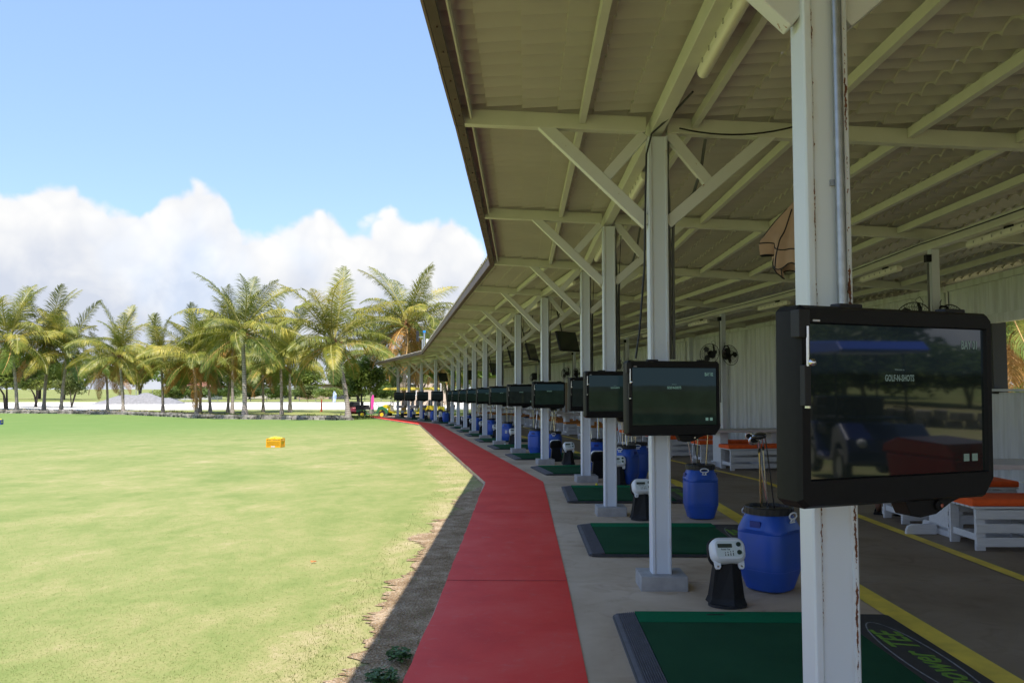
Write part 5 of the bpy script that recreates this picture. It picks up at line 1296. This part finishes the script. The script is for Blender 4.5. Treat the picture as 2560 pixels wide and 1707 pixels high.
def tree(x, y, h, w, k, lab, grp=None, trunk=True, z=None, name='broadleaf_tree', low=None):
    rr = random.Random(int(x * 7 + y)); z0 = (zf(y) - .1) if z is None else z; h *= 1.3 if y > 150 else 1; t = thing(name, lab, 'tree' if trunk else 'bush', (x, y, z0), 0, grp)
    base = h * (.3 if y < 150 else .16) if trunk else h * .12
    if low is not None: base = h * low
    if trunk:
        mb = MB()
        for i in range(3):
            a = rr.uniform(0, 6.28); mb.tube([(rr.uniform(-.1, .1) * i, rr.uniform(-.1, .1) * i, 0), (.3 * math.cos(a), .3 * math.sin(a), h * .25), (w * .3 * math.cos(a), w * .3 * math.sin(a), h * .6)], [.05 * h * .4, .04 * h * .4, .012 * h * .4], 7)
        mb.obj('trunk', M['bark'], t, smooth=60, fix=False)
    o = new_obj('crown', CR[k], t, (0, 0, base + (h - base) * .5)); o.scale = (w, w * .9, (h - base) * .62); o.rotation_euler = (0, 0, rr.uniform(0, 6.28))
NTH = ['first', 'second', 'third', 'fourth', 'fifth', 'sixth', 'seventh', 'eighth', 'ninth', 'tenth']
G1 = 'bushy trees along the far side of the sandy ground'
far_ = [(-118, 178, 10, 9), (-104, 182, 8, 8), (-92, 170, 7, 8), (-80, 178, 9, 9), (-68, 172, 7.5, 8), (-57, 180, 7, 8), (-46, 176, 6.5, 7), (-36, 184, 7, 8), (-25, 178, 6.5, 7), (-15, 182, 8, 8), (-5, 178, 8.5, 8), (6, 182, 9, 8), (17, 176, 8, 8), (-130, 160, 9, 8)]
for i, (x, y, h, w) in enumerate(far_): tree(x, y, h, w, i % 4, 'hazy green tree %s of the far treeline' % (('at the left end', 'second from the left', 'third from the left', 'fourth from the left', 'fifth from the left', 'left of the middle', 'in the middle', 'right of the middle', 'behind the central palms', 'behind the right hand palms', 'behind the parked carts', 'beyond the last posts', 'at the right end', 'nearest the left edge')[i]), G1)
tree(pxp(20, 92), 92, 6.5, 5.2, 0, 'dark leafy tree behind the leftmost palms'); tree(pxp(95, 104), 104, 6, 4.5, 0, 'dark tree between the first two palms')
tree(pxp(182, 101), 101, 4.4, 2.6, 1, 'small open tree with several thin stems on the sandy ground')
tree(pxp(905, 66), 66, 5.0, 2.2, 0, 'tree with dark twin trunks between the big palm and the vehicles')
tree(pxp(1122, 84), 84, 8.2, 4.2, 0, 'bright green leafy tree seen between the far posts'); tree(pxp(1200, 78), 78, 6.0, 4.0, 2, 'dark leafy tree behind the pale box container')
tree(pxp(1052, 110), 110, 8.5, 5, 1, 'green tree whose top shows over the far roof edge')
for i, (px, y) in enumerate([(430, 140), (500, 146), (560, 142), (640, 150), (700, 144), (760, 148), (820, 142), (890, 150), (960, 145), (1030, 148)]):
    tree(pxp(px, y), y, 3.0, 3.6, i % 4, 'low bush before the far fence, %s' % ('left end', 'second', 'third', 'fourth', 'fifth', 'sixth', 'seventh', 'eighth', 'ninth', 'right end')[i], 'bushes along the far fence', trunk=False, name='bush')
for i, (x, y, h, w) in enumerate([(24, 42, 6.4, 4.2), (31, 46, 5.2, 4.5), (38, 50, 5.6, 5), (29, 60, 7.5, 5), (22, 60, 5, 5), (45, 44, 6, 5), (20, 34, 2.4, 3.0), (27, 36, 2.6, 3.2)]):
    tree(x, y, h, w, i % 4, '%s green tree from the left in the serving opening' % NTH[i], 'trees behind the rear wall', z=-.4)
for i, (x, y, h, w) in enumerate([(36, -16, 3.6, 4.2), (43, -15, 5.2, 4.5), (40, -9, 3.6, 4.5), (45, -4, 4.4, 5), (41, 3, 3.4, 4.5), (32, -22, 5.5, 5), (52, -20, 6.5, 5)]):
    tree(x, y, h, w, i % 4, '%s leafy tree behind the camera, mirrored in the nearest screen' % NTH[i], 'trees behind the camera', z=-.1, low=.05)

# ================================================================ sandy ground, heap, fence, wall, houses
rows = []
for i in range(40):
    x = -190 + i * 7.0; a = 89 + 3 * mnoise.noise(Vector((x * .05, 0, 0))) + (8 if x > -20 else 0) * 0 + max(0, (x + 45)) * .10; b = 140 + 8 * mnoise.noise(Vector((x * .03, 4, 0))); rows.append([(x, a), (x, (a + b) / 2), (x, b)])
sheet_from('sandy_ground', rows, M['sand'], -.10)
mb = MB(); vs = []; fs = []; nx, ny = 36, 12
for j in range(ny + 1):
    for i in range(nx + 1):
        u, v = i / nx * 2 - 1, j / ny * 2 - 1; h = max(0, (1 - abs(u) ** 2.2) * (1 - v * v)) * (1.5 + .5 * mnoise.noise(Vector((u * 3, v * 2, 0)))) + .1 * mnoise.noise(Vector((u * 9, v * 5, 3)))
        vs.append((u * 6.6, v * 3, h))
for j in range(ny):
    for i in range(nx): a = j * (nx + 1) + i; fs.append((a, a + 1, a + nx + 2, a + nx + 1))
mb.add(vs, fs); o = mb.obj('gravel_heap', mat('gravel', (.26, .25, .25), .9, var=.3, vscale=3, bump=.5, bscale=5), None, smooth=60, fix=False); o.location = (pxp(352, 124), 124, -.85); tag(stuff(o), 'long grey heap of gravel on the white sandy ground', 'gravel heap')
# stone wall
def stone_wall(pts_, lab, seed, h=.30):
    rr = random.Random(seed); mb = MB()
    for a, b in zip(pts_, pts_[1:]):
        a, b = Vector(a), Vector(b); L = (b - a).length; t_ = (b - a) / L; nn = Vector((t_.y, -t_.x))
        for row in range(2):
            s = rr.uniform(0, .2)
            while s < L:
                w = rr.uniform(.22, .7); hh = h / 2 * rr.uniform(.8, 1.15); dp = rr.uniform(.16, .22); c = a + t_ * (s + w / 2); z = zf(c.y) - .07 + row * h / 2; of = rr.uniform(-.04, .04); tw = rr.uniform(-.06, .06)
                tt = (t_ + nn * tw).normalized(); n2 = Vector((tt.y, -tt.x)); vs = []
                for zz, sh in ((z, 1), (z + hh, .88)):
                    for u, v in ((-1, -1), (1, -1), (1, 1), (-1, 1)): q = c + tt * (u * w * .48 * sh) + n2 * (v * dp * sh + of); vs.append((q.x, q.y, zz + rr.uniform(-.02, .02)))
                mb.add(vs, [(0, 3, 2, 1), (4, 5, 6, 7), (0, 1, 5, 4), (1, 2, 6, 5), (2, 3, 7, 6), (3, 0, 4, 7)]); s += w + .015
    o = mb.obj('stone_wall', M['stone'], None); return tag(o, lab, 'stone wall')
M['stone'] = mat('rough_stone', (.36, .32, .28), .9, col2=(.07, .06, .05), vscale=1.6, bump=.5, bscale=12)
stone_wall([(x, y + .15) for x, y in EDGE[:-2]], 'low dark stone wall along the far edge of the grass under the palms', 4)
stone_wall([(30, 12), (25, -2), (23, -12), (16, -26)], 'low stone wall behind the camera, mirrored in the nearest screen', 5, .5)
# ground cover and rubble beyond the wall
def cover(name, n, fn, m, lab, cat, h=.22, size=.09, seed=1):
    rs = np.random.RandomState(seed); x, y = fn(rs, n); z0 = -.0107 * (np.minimum(y, 78) - 11.5) - .12
    cx = mnoise; hh = rs.rand(n) ** 1.3 * h * (.5 + .5 * np.sin(x * 1.3) * np.sin(y * .9 + x)) .clip(.1, 1); c = np.c_[x, y, z0 + hh]
    u = rs.randn(n, 3); u[:, 2] *= .6; u /= np.linalg.norm(u, axis=1)[:, None]; w = np.cross(u, rs.randn(n, 3)); w /= np.linalg.norm(w, axis=1)[:, None]; s = rs.uniform(.5, 1.2, n)[:, None] * size
    v = np.stack([c - u * s, c - w * s * .5, c + u * s, c + w * s * .5], 1).reshape(-1, 3)
    me = bpy.data.meshes.new(name); me.vertices.add(n * 4); me.vertices.foreach_set('co', v.ravel()); me.loops.add(n * 4); me.loops.foreach_set('vertex_index', np.arange(n * 4, dtype=np.int32))
    me.polygons.add(n); me.polygons.foreach_set('loop_start', np.arange(0, n * 4, 4, dtype=np.int32)); me.polygons.foreach_set('loop_total', np.full(n, 4, dtype=np.int32)); me.materials.append(m); me.update(calc_edges=True)
    return tag(stuff(new_obj(name, me)), lab, cat)
def f1_(rs, n): x = rs.uniform(-26, 2, n); e = np.array([edge_y(v) if v < -9.6 else 62.5 for v in x]); return x, e + .5 + rs.rand(n) ** 1.4 * 11
cover('ground_cover', 26000, f1_, M['leaf_m'], 'green creeping ground cover between the stone wall and the road', 'ground cover')
def f2_(rs, n): x = rs.uniform(-62, -24, n); e = np.array([edge_y(v) for v in x]); return x, e + .4 + rs.rand(n) * 11
cover('dry_scrub', 15000, f2_, mat('scrub', (.20, .20, .07), .8, col2=(.40, .32, .18), vscale=.7), 'straggly dry scrub behind the stone wall under the left palms', 'scrub', .28, .07, 2)
mb = MB(); rr = random.Random(9)
for _ in range(150):
    x = rr.gauss(pxp(190, 77), 1.6); y = edge_y(x) + 1.2 + abs(rr.gauss(0, 1)); s = rr.uniform(.06, .22); z = zf(y) - .12 + max(0, .3 - .12 * abs(x - pxp(190, 77))) * rr.random()
    c = Vector((x, y, z)); vs = [c + Vector((rr.uniform(.6, 1) * s * a, rr.uniform(.6, 1) * s * b, rr.uniform(.4, .8) * s * d_)) for d_ in (0, 1) for a, b in ((-1, -1), (1, -1), (1, 1), (-1, 1))]
    mb.add(vs, [(0, 3, 2, 1), (4, 5, 6, 7), (0, 1, 5, 4), (1, 2, 6, 5), (2, 3, 7, 6), (3, 0, 4, 7)])
o = mb.obj('rubble', mat('rubble', (.50, .46, .42), .9, var=.4, vscale=3), None); tag(stuff(o), 'pale heap of broken stones behind the wall left of the low palm', 'rubble')
# fence
fn_ = thing('wire_fence', 'long wire mesh fence with posts before the far bushes', 'fence', (0, 152, 0))
for i in range(40):
    x = -72 + i * 3.0; mb = MB(); mb.box(x - .05, -.05, -.9, x + .05, .05, 1.2); mb.obj('fence_post', M['galv'], fn_)
mb = MB()
for z in (-.5, -.1, .3, .7, 1.1): mb.bar((-72, 0, z), (45, 0, z), .03, .03)
mb.obj('rails', M['galv'], fn_)
# houses
def house(x, y, w, d_, h, wall, roof_m, lab, nwin=3, gable=1.2, rz=0):
    t = thing('house', lab, 'house', (x, y, -.9), rz, None); wm = mat('house_wall', wall, .8, var=.08)
    mb = MB(); mb.box(-w / 2, 0, 0, w / 2, d_, h); mb.obj('wall', wm, t)
    mb = MB(); mb.prism([(-.4, h - .05), (d_ / 2, h + gable), (d_ + .4, h - .05), (d_ / 2, h - .02)], -w / 2 - .4, w / 2 + .4, 'x'); mb.obj('roof', roof_m, t)
    for i in range(nwin):
        cx = -w / 2 + w * (i + .5) / nwin
        mb = MB(); mb.box(cx - .6, -.05, h * .35, cx + .6, .0 - .003, h * .78); f_ = mb.obj('window', M['white_pl'], t)
        mb = MB(); mb.box(cx - .52, -.07, h * .38, cx + .52, -.052, h * .75); mb.obj('pane', M['lcd'], f_)
    return t
rg = mat('roof_grey', (.32, .31, .30), .7, var=.2); rr_ = mat('roof_red', (.28, .13, .09), .7, var=.2)
house(pxp(472, 168), 168, 9, 7, 2.6, (.50, .48, .46), rr_, 'grey bungalow with open porch behind the fence, left of the tall central palm', 4)
house(pxp(655, 190), 190, 8, 7, 3.2, (.60, .55, .50), rg, 'pale house between the palm trunks beyond the fence', 3)
house(pxp(800, 185), 185, 10, 8, 3.4, (.55, .42, .34), rg, 'tan house behind the fence near the big curved palm', 3)
house(pxp(1062, 118), 118, 7, 8, 4.0, (.52, .42, .33), mat('roof_white', (.75, .75, .76), .5), 'tan house with a white roof seen between the far posts', 2)
kb = house(27.5, 44, 5, 4, 2.1, (.55, .42, .28), bpy.data.materials['roof_white'], 'small kiosk with white roof seen low through the serving opening', 1, .3)
pw = thing('power_line', 'overhead wires crossing behind the rear wall, seen through the opening', 'power line', (34, 40, -.4))
for x in (-16, 14):
    mb = MB(); mb.tube([(x, 0, 0), (x, 0, 7)], .12, 8); mb.obj('pole', M['bark'], pw)
for z in (3.15, 3.4, 2.15, 1.95, 2.65): 
    mb = MB(); mb.tube([(-16 + 1.5 * i, 0, z + .5 + .1 * ((i - 10) / 10) ** 2) for i in range(21)], .018, 4); mb.obj('wire', M['galv'], pw)

# ================================================================ vehicles
def vehicle(kind, col, x, y, rz, lab, canopy=None, rows_=1, w=1.15):
    t = thing(kind, lab, 'golf cart' if kind == 'golf_cart' else 'utility vehicle', (x, y, (zf(y) - .1) if y > 10 else 0), rz)
    L = 2.3 + .8 * (rows_ - 1); pm = mat(kind + '_paint', col, .28, coat=.6)
    ya = -w / 2; yb = w / 2     # front towards +x
    hl = L / 2
    side = [(-hl, .42), (-hl + .05, .75), (-hl + .55, .80), (-hl + .62, .62), (-hl + .8, .35), (hl - 1.0, .30), (hl - .85, .40), (hl - .75, .78), (hl - .45, .86), (hl - .08, .66), (hl, .50), (hl - .02, .34), (hl - .2, .28),
            (hl - .22, .45), (hl - .40, .58), (hl - .58, .55), (hl - .72, .30), (-hl + .72, .24), (-hl + .68, .42), (-hl + .5, .56), (-hl + .30, .52), (-hl + .14, .36)]
    mb = MB(); mb.prism(side, ya, yb, 'y'); mb.obj('body', pm, t, bevel=.03)
    for r_ in range(rows_):
        x0 = -hl + .45 + r_ * .85
        mb = MB(); mb.box(x0, ya + .06, .62, x0 + .55, yb - .06, .78); mb.box(x0 - .08, ya + .06, .78, x0 + .04, yb - .06, 1.18); mb.obj('seat', M['black2'] if kind != 'golf_cart' else mat('seat_vinyl', (.05, .05, .055), .5) if 'seat_vinyl' not in bpy.data.materials else bpy.data.materials['seat_vinyl'], t, bevel=.03)
    for wx in (-hl + .42, hl - .46):
        for sg in (-1, 1):
            mb = MB(); n = 18; vs = []; fs = []
            pr = [(.14, .05), (.235, .07), (.25, .04), (.25, -.04), (.235, -.07), (.14, -.05)]
            for r_, yy in pr:
                for j in range(n): a = 2 * math.pi * j / n; vs.append((wx + r_ * math.cos(a), sg * (w / 2 - .06) + yy, .25 + r_ * math.sin(a)))
            for i in range(len(pr)):
                for j in range(n): k = (j + 1) % n; i2 = (i + 1) % len(pr); fs.append((i * n + j, i * n + k, i2 * n + k, i2 * n + j))
            mb.add(vs, fs); wh = mb.obj('wheel', M['rubber'], t, smooth=40)
            mb = MB(); mb.tube([(wx, sg * (w / 2 - .06) - .045, .25), (wx, sg * (w / 2 - .06) + .045, .25)], .145, 16); mb.obj('hub', mat('hub_yellow', (.65, .5, .02), .5) if kind != 'golf_cart' and 'hub_yellow' not in bpy.data.materials else bpy.data.materials['hub_yellow'] if kind != 'golf_cart' else M['galv'], wh)
    mb = MB(); a0 = Vector((hl - .95, .22, 1.02)); mb.tube([(a0.x + .05 + .0 * i, a0.y + .17 * math.cos(2 * math.pi * i / 16), a0.z + .15 * math.sin(2 * math.pi * i / 16)) for i in range(17)], .014, 5, False); mb.tube([(hl - .6, .22, .75), (hl - .9, .22, 1.02)], .02, 6); mb.obj('steering_wheel', M['black2'], t)
    for sg in (-1, 1):
        mb = MB(); mb.ball((hl - .06, sg * .38, .60), .07, 10, 6); mb.obj('headlight', M['white_pl'], t, smooth=60)
    if canopy:
        for px_ in (-hl + .25, hl - .78):
            for sg in (-1, 1): mb = MB(); mb.tube([(px_, sg * (w / 2 - .08), .7), (px_ + (-.05 if px_ < 0 else -.18), sg * (w / 2 - .10), 1.86)], .018, 6); mb.obj('canopy_post', M['black2'], t)
        mb = MB(); mb.prism([(-hl - .05, 1.84), (hl - .35, 1.84), (hl - .26, 1.88), (hl - .50, 2.00), (-hl + .15, 2.04), (-hl - .08, 1.97), (-hl - .12, 1.885)], -w / 2 - .02, w / 2 + .02, 'y'); mb.obj('canopy', canopy, t, bevel=.02)
    return t
YEL = (.72, .56, .02)
cy = mat('canopy_yellow', (.76, .62, .10), .35); cb_ = mat('canopy_blue', (.02, .07, .50), .35)
vehicle('golf_cart', YEL, pxp(1022, 63.5), 63.5, R(175), 'yellow six seat golf cart with long yellow canopy behind the last posts', cy, 3).scale = (1.12, 1.12, 1.12)
vehicle('golf_cart', YEL, pxp(1075, 67), 67, R(-160), 'yellow golf cart without canopy, parked right of the long cart', None, 1)
uv = vehicle('utility_cart', (.02, .14, .05), pxp(932, 61.5), 61.5, R(8), 'green utility cart with yellow wheel hubs left of the yellow carts', None, 1)
mb = MB(); mb.box(-1.2, -.6, .62, -.25, .6, .68); mb.box(-1.2, -.6, .68, -.25, -.56, .92); mb.box(-1.2, .56, .68, -.25, .6, .92); mb.box(-1.2, -.56, .68, -1.16, .56, .92); mb.obj('cargo_bed', M['black2'], uv)
rv = vehicle('utility_cart', (.30, .02, .02), pxp(888, 63), 63, R(100), 'dark red small mower half hidden behind the curved palm trunk', None, 1, .9)
# behind the camera: cart with ball basket and a red bin, mirrored in the screen
bc = vehicle('golf_cart', (.01, .02, .13), 10.9, -1.75, R(140), 'blue golf cart with blue canopy parked behind the camera, mirrored in the screen', cb_, 1)
mb = MB(); mb.box(-.5, -.6, .88, .2, .6, .90); 
for i in range(9): mb.bar((-.5 + i * .0875, -.6, .9), (-.5 + i * .0875, -.6, 1.05), .012, .012); mb.bar((-.5 + i * .0875, .6, .9), (-.5 + i * .0875, .6, 1.05), .012, .012)
mb.bar((-.5, -.6, 1.05), (.2, -.6, 1.05), .015, .015); mb.bar((-.5, .6, 1.05), (.2, .6, 1.05), .015, .015); mb.obj('basket', M['black2'], bc)
rb = thing('wheelie_bin', 'red plastic wheeled bin with domed lid behind the camera, mirrored in the screen', 'bin', (5.9, .95, 0), R(20))
mr = mat('bin_red', (.62, .012, .02), .3)
mb = MB(); vs = []
for z, k in ((.06, .78), (.92, 1.0)): vs += [(-.28 * k, -.32 * k, z), (.28 * k, -.32 * k, z), (.28 * k, .32 * k, z), (-.28 * k, .32 * k, z)]
mb.add(vs, [(0, 3, 2, 1), (4, 5, 6, 7), (0, 1, 5, 4), (1, 2, 6, 5), (2, 3, 7, 6), (3, 0, 4, 7)]); mb.obj('bin_body', mr, rb, bevel=.02)
mb = MB(); mb.prism([(-.34, .92), (.34, .92), (.34, .96), (.26, 1.03), (-.2, 1.05), (-.33, .99)], -.31, .31, 'x'); mb.obj('lid', mr, rb, bevel=.02)
for sg in (-1, 1): mb = MB(); mb.tube([(sg * .25, .26, .09), (sg * .30, .26, .09)], .09, 14); mb.obj('wheel', M['rubber'], rb)
# an apron of concrete behind the camera
# golf bag on a trolley
gb = thing('golf_bag', 'dark golf bag on a folding trolley right of the thirteenth post', 'golf bag', (pxp(1127, 50.5), 50.5, zf(50.5)), R(20))
mb = MB(); mb.tube([(0, 0, .12), (.18, .1, .95)], [.13, .15], 12); mb.obj('bag', M['black2'], gb, smooth=40)
for a in range(6): mb = MB(); mb.tube([(.16, .1, .9), (.22 + .05 * math.cos(a), .12 + .05 * math.sin(a), 1.2)], .012, 5); mb.ball((.23 + .06 * math.cos(a), .12 + .06 * math.sin(a), 1.22), .035, 8, 5); mb.obj('club', M['black'], gb)
for sg in (-1, 1): mb = MB(); mb.tube([(-.05, sg * .28, .14), (-.05, sg * .32, .14)], .14, 16); mb.obj('wheel', M['rubber'], gb)
mb = MB(); mb.tube([(-.05, -.28, .14), (-.05, .28, .14)], .012, 6); mb.tube([(0, 0, .14), (.35, .2, 1.05)], .012, 6); mb.obj('trolley_frame', M['galv'], gb)
# flags and marker post
def flag(x, y, m, lab, h=1.9, w=.45):
    t = thing('feather_flag', lab, 'flag', (x, y, zf(y) - .1)); mb = MB(); mb.tube([(0, 0, 0), (0, 0, h * .6), (.03, 0, h * .85), (.14, 0, h), (.25, 0, h * .97)], .012, 5); mb.obj('pole', M['galv'], t)
    mb = MB(); pr = [(0.01, h * .25), (w * .5, h * .24), (w * .75, h * .5), (w * .8, h * .8), (.25, h * .97), (.14, h), (.03, h * .85), (.01, h * .6)]; mb.prism(pr, -.004, .004, 'y'); mb.obj('banner', m, t)
flag(pxp(928, 74), 74, mat('flag_pink', (.80, .06, .38), .6), 'bright pink feather flag above the green utility cart', 1.75, .35); flag(pxp(833, 108), 108, mat('flag_blue', (.10, .22, .55), .6, col2=(.7, .72, .75), vscale=2), 'blue and white feather flag beyond the road left of the big palm', 2.0, .6)
mb = MB(); mb.tube([(0, 0, 0), (0, 0, 1.25)], [.09, .06], 10); mb.box(-.16, -.16, 0, .16, .16, .05); o = mb.obj('marker_post', mat('marker_orange', (.75, .12, .05), .5), None); o.location = (pxp(805, 84), 84, zf(84) - .12); tag(o, 'orange marker post on the sandy road left of the big palm', 'marker post')
# antenna mast on the roof bend
am = thing('antenna_mast', 'short mast with panel antennas and blue cap on the roof edge at the far bend', 'antenna', pt(12.0, -1.50, 3.74), 0)
mb = MB(); mb.tube([(0, 0, -.1), (0, 0, 1.05)], .045, 10); mb.obj('mast', M['galv'], am, smooth=40)
mb = MB(); mb.tube([(0, 0, 1.05), (0, 0, 1.16)], .075, 10); mb.obj('cap', mat('cap_blue', (.02, .25, .7), .4), am)
mb = MB(); mb.box(-.42, -.05, .58, -.28, .08, 1.15); mb.obj('panel_antenna', M['black2'], am, bevel=.02)
mb = MB(); mb.box(-.3, -.02, .8, 0, .02, .84); mb.box(0, -.02, .62, .12, .02, .65); mb.box(-.12, -.03, .2, -.06, .03, .7); mb.obj('bracket', M['galv'], am)
mb = MB(); mb.box(.1, -.05, .42, .22, .04, .72); mb.obj('radio_box', M['white_pl'], am, bevel=.01)

# ================================================================ a person standing at the nearest tables, mostly hidden by the screen
def person(x, y, rz):
    t = thing('person', 'person in dark trousers and sandals standing behind the nearest bay monitor, only one foot showing', 'person', (x, y, 0), rz)
    skin = mat('skin', (.20, .10, .065), .5); cloth = mat('dark_cloth', (.02, .02, .024), .8); shirt = mat('shirt', (.10, .12, .16), .8); hair = mat('hair', (.012, .009, .008), .6)
    def skinned(name, V, E, Rr, m, sub=2, root=0):
        me = bpy.data.meshes.new(name); me.from_pydata(V, E, []); o = new_obj(name, me, t)
        s = o.modifiers.new('skin', 'SKIN'); s.use_smooth_shade = True
        for i, r_ in enumerate(Rr): me.skin_vertices[0].data[i].radius = (r_, r_) if not isinstance(r_, tuple) else r_; 
        me.skin_vertices[0].data[root].use_root = True
        b = o.modifiers.new('sub', 'SUBSURF'); b.levels = b.render_levels = sub; me.materials.append(m); return o
    V = [(0, 0, .95), (0, .0, 1.12), (0, .01, 1.32), (0, .01, 1.44), (0, 0, 1.52), (0, -.01, 1.60), (0, -.015, 1.68),
         (.09, 0, .90), (.10, -.01, .50), (.11, .02, .09), (-.09, 0, .90), (-.10, -.01, .50), (-.11, .02, .09),
         (.17, .01, 1.40), (.21, .02, 1.12), (.20, -.08, .90), (-.17, .01, 1.40), (-.21, .02, 1.12), (-.20, -.08, .90), (.11, -.10, .04), (-.11, -.10, .04), (.20, -.12, .83), (-.20, -.12, .83)]
    E = [(0, 1), (1, 2), (2, 3), (3, 4), (4, 5), (5, 6), (0, 7), (7, 8), (8, 9), (0, 10), (10, 11), (11, 12), (3, 13), (13, 14), (14, 15), (3, 16), (16, 17), (17, 18), (9, 19), (12, 20), (15, 21), (18, 22)]
    Rr = [(.14, .10), (.12, .09), (.14, .10), (.10, .08), .052, .078, .085, .085, .058, .040, .085, .058, .040, .05, .038, .028, .05, .038, .028, (.042, .03), (.042, .03), (.03, .016), (.03, .016)]
    skinned('body', V, E, Rr, skin)
    skinned('trousers', [(0, 0, 1.0), (.09, 0, .90), (.10, -.01, .50), (.11, .02, .13), (-.09, 0, .90), (-.10, -.01, .50), (-.11, .02, .13)], [(0, 1), (1, 2), (2, 3), (0, 4), (4, 5), (5, 6)], [(.165, .12), .10, .075, .062, .10, .075, .062], cloth)
    skinned('shirt', [(0, 0, .98), (0, 0, 1.15), (0, .01, 1.33), (0, .01, 1.43), (.17, .01, 1.405), (.205, .02, 1.20), (-.17, .01, 1.405), (-.205, .02, 1.20)], [(0, 1), (1, 2), (2, 3), (3, 4), (4, 5), (3, 6), (6, 7)], [(.16, .115), (.14, .105), (.155, .115), (.11, .09), .065, .058, .065, .058], shirt)
    mb = MB(); mb.ball((0, .012, 1.675), .105, 16, 12, 1.12); hz = mb.obj('hair', hair, t, smooth=80); hz.location = (0, .018, .012)
    for sg in (-1, 1):
        mb = MB(); mb.ball((sg * .032, -.092, 1.655), .011, 8, 6); mb.obj('eye', M['ball_w'], t, smooth=80)
        mb = MB(); mb.ball((sg * .085, .0, 1.645), .022, 8, 6, 1.4); mb.obj('ear', skin, t, smooth=80)
        mb = MB(); mb.prism([(-.05, .05), (.05, .05), (.055, -.05), (.045, -.17), (.0, -.20), (-.045, -.17), (-.055, -.05)], 0, .022); s_ = mb.obj('sandal', M['black'], t, bevel=.004, loc=(sg * .11, .02, 0))
        mb = MB(); mb.tube([(-.05, -.09, .02), (-.03, -.10, .07), (.03, -.10, .07), (.05, -.09, .02)], .012, 6); mb.obj('strap', M['black'], s_)
        for i in range(5):   # fingers
            mb = MB(); bx = sg * .20; a = (i - 1.5) * .016
            if i < 4: mb.tube([(bx, -.125 + a, .83), (bx + sg * .004, -.13 + a * 1.1, .79), (bx - sg * .008, -.128 + a * 1.1, .765 + (.01 if i in (0, 3) else 0))], [.009, .008, .006], 6)
            else: mb.tube([(bx - sg * .0, -.155, .86), (bx - sg * .012, -.175, .83), (bx - sg * .012, -.172, .81)], [.010, .009, .007], 6)
            mb.obj('finger', skin, t, smooth=60)
    mb = MB(); mb.prism([(-.012, 1.655), (-.012, 1.62), (.012, 1.62), (.006, 1.66)], -.125, -.085, 'y'); mb.obj('nose', skin, t, bevel=.006)
    mb = MB(); mb.ball((0, -.093, 1.595), .018, 8, 5, .35); mb.obj('mouth', mat('lips', (.22, .07, .06), .5), t, smooth=80)
person(4.62, 10.25, R(150))
print('objects', len(scene.objects), 'meshes', len(bpy.data.meshes))
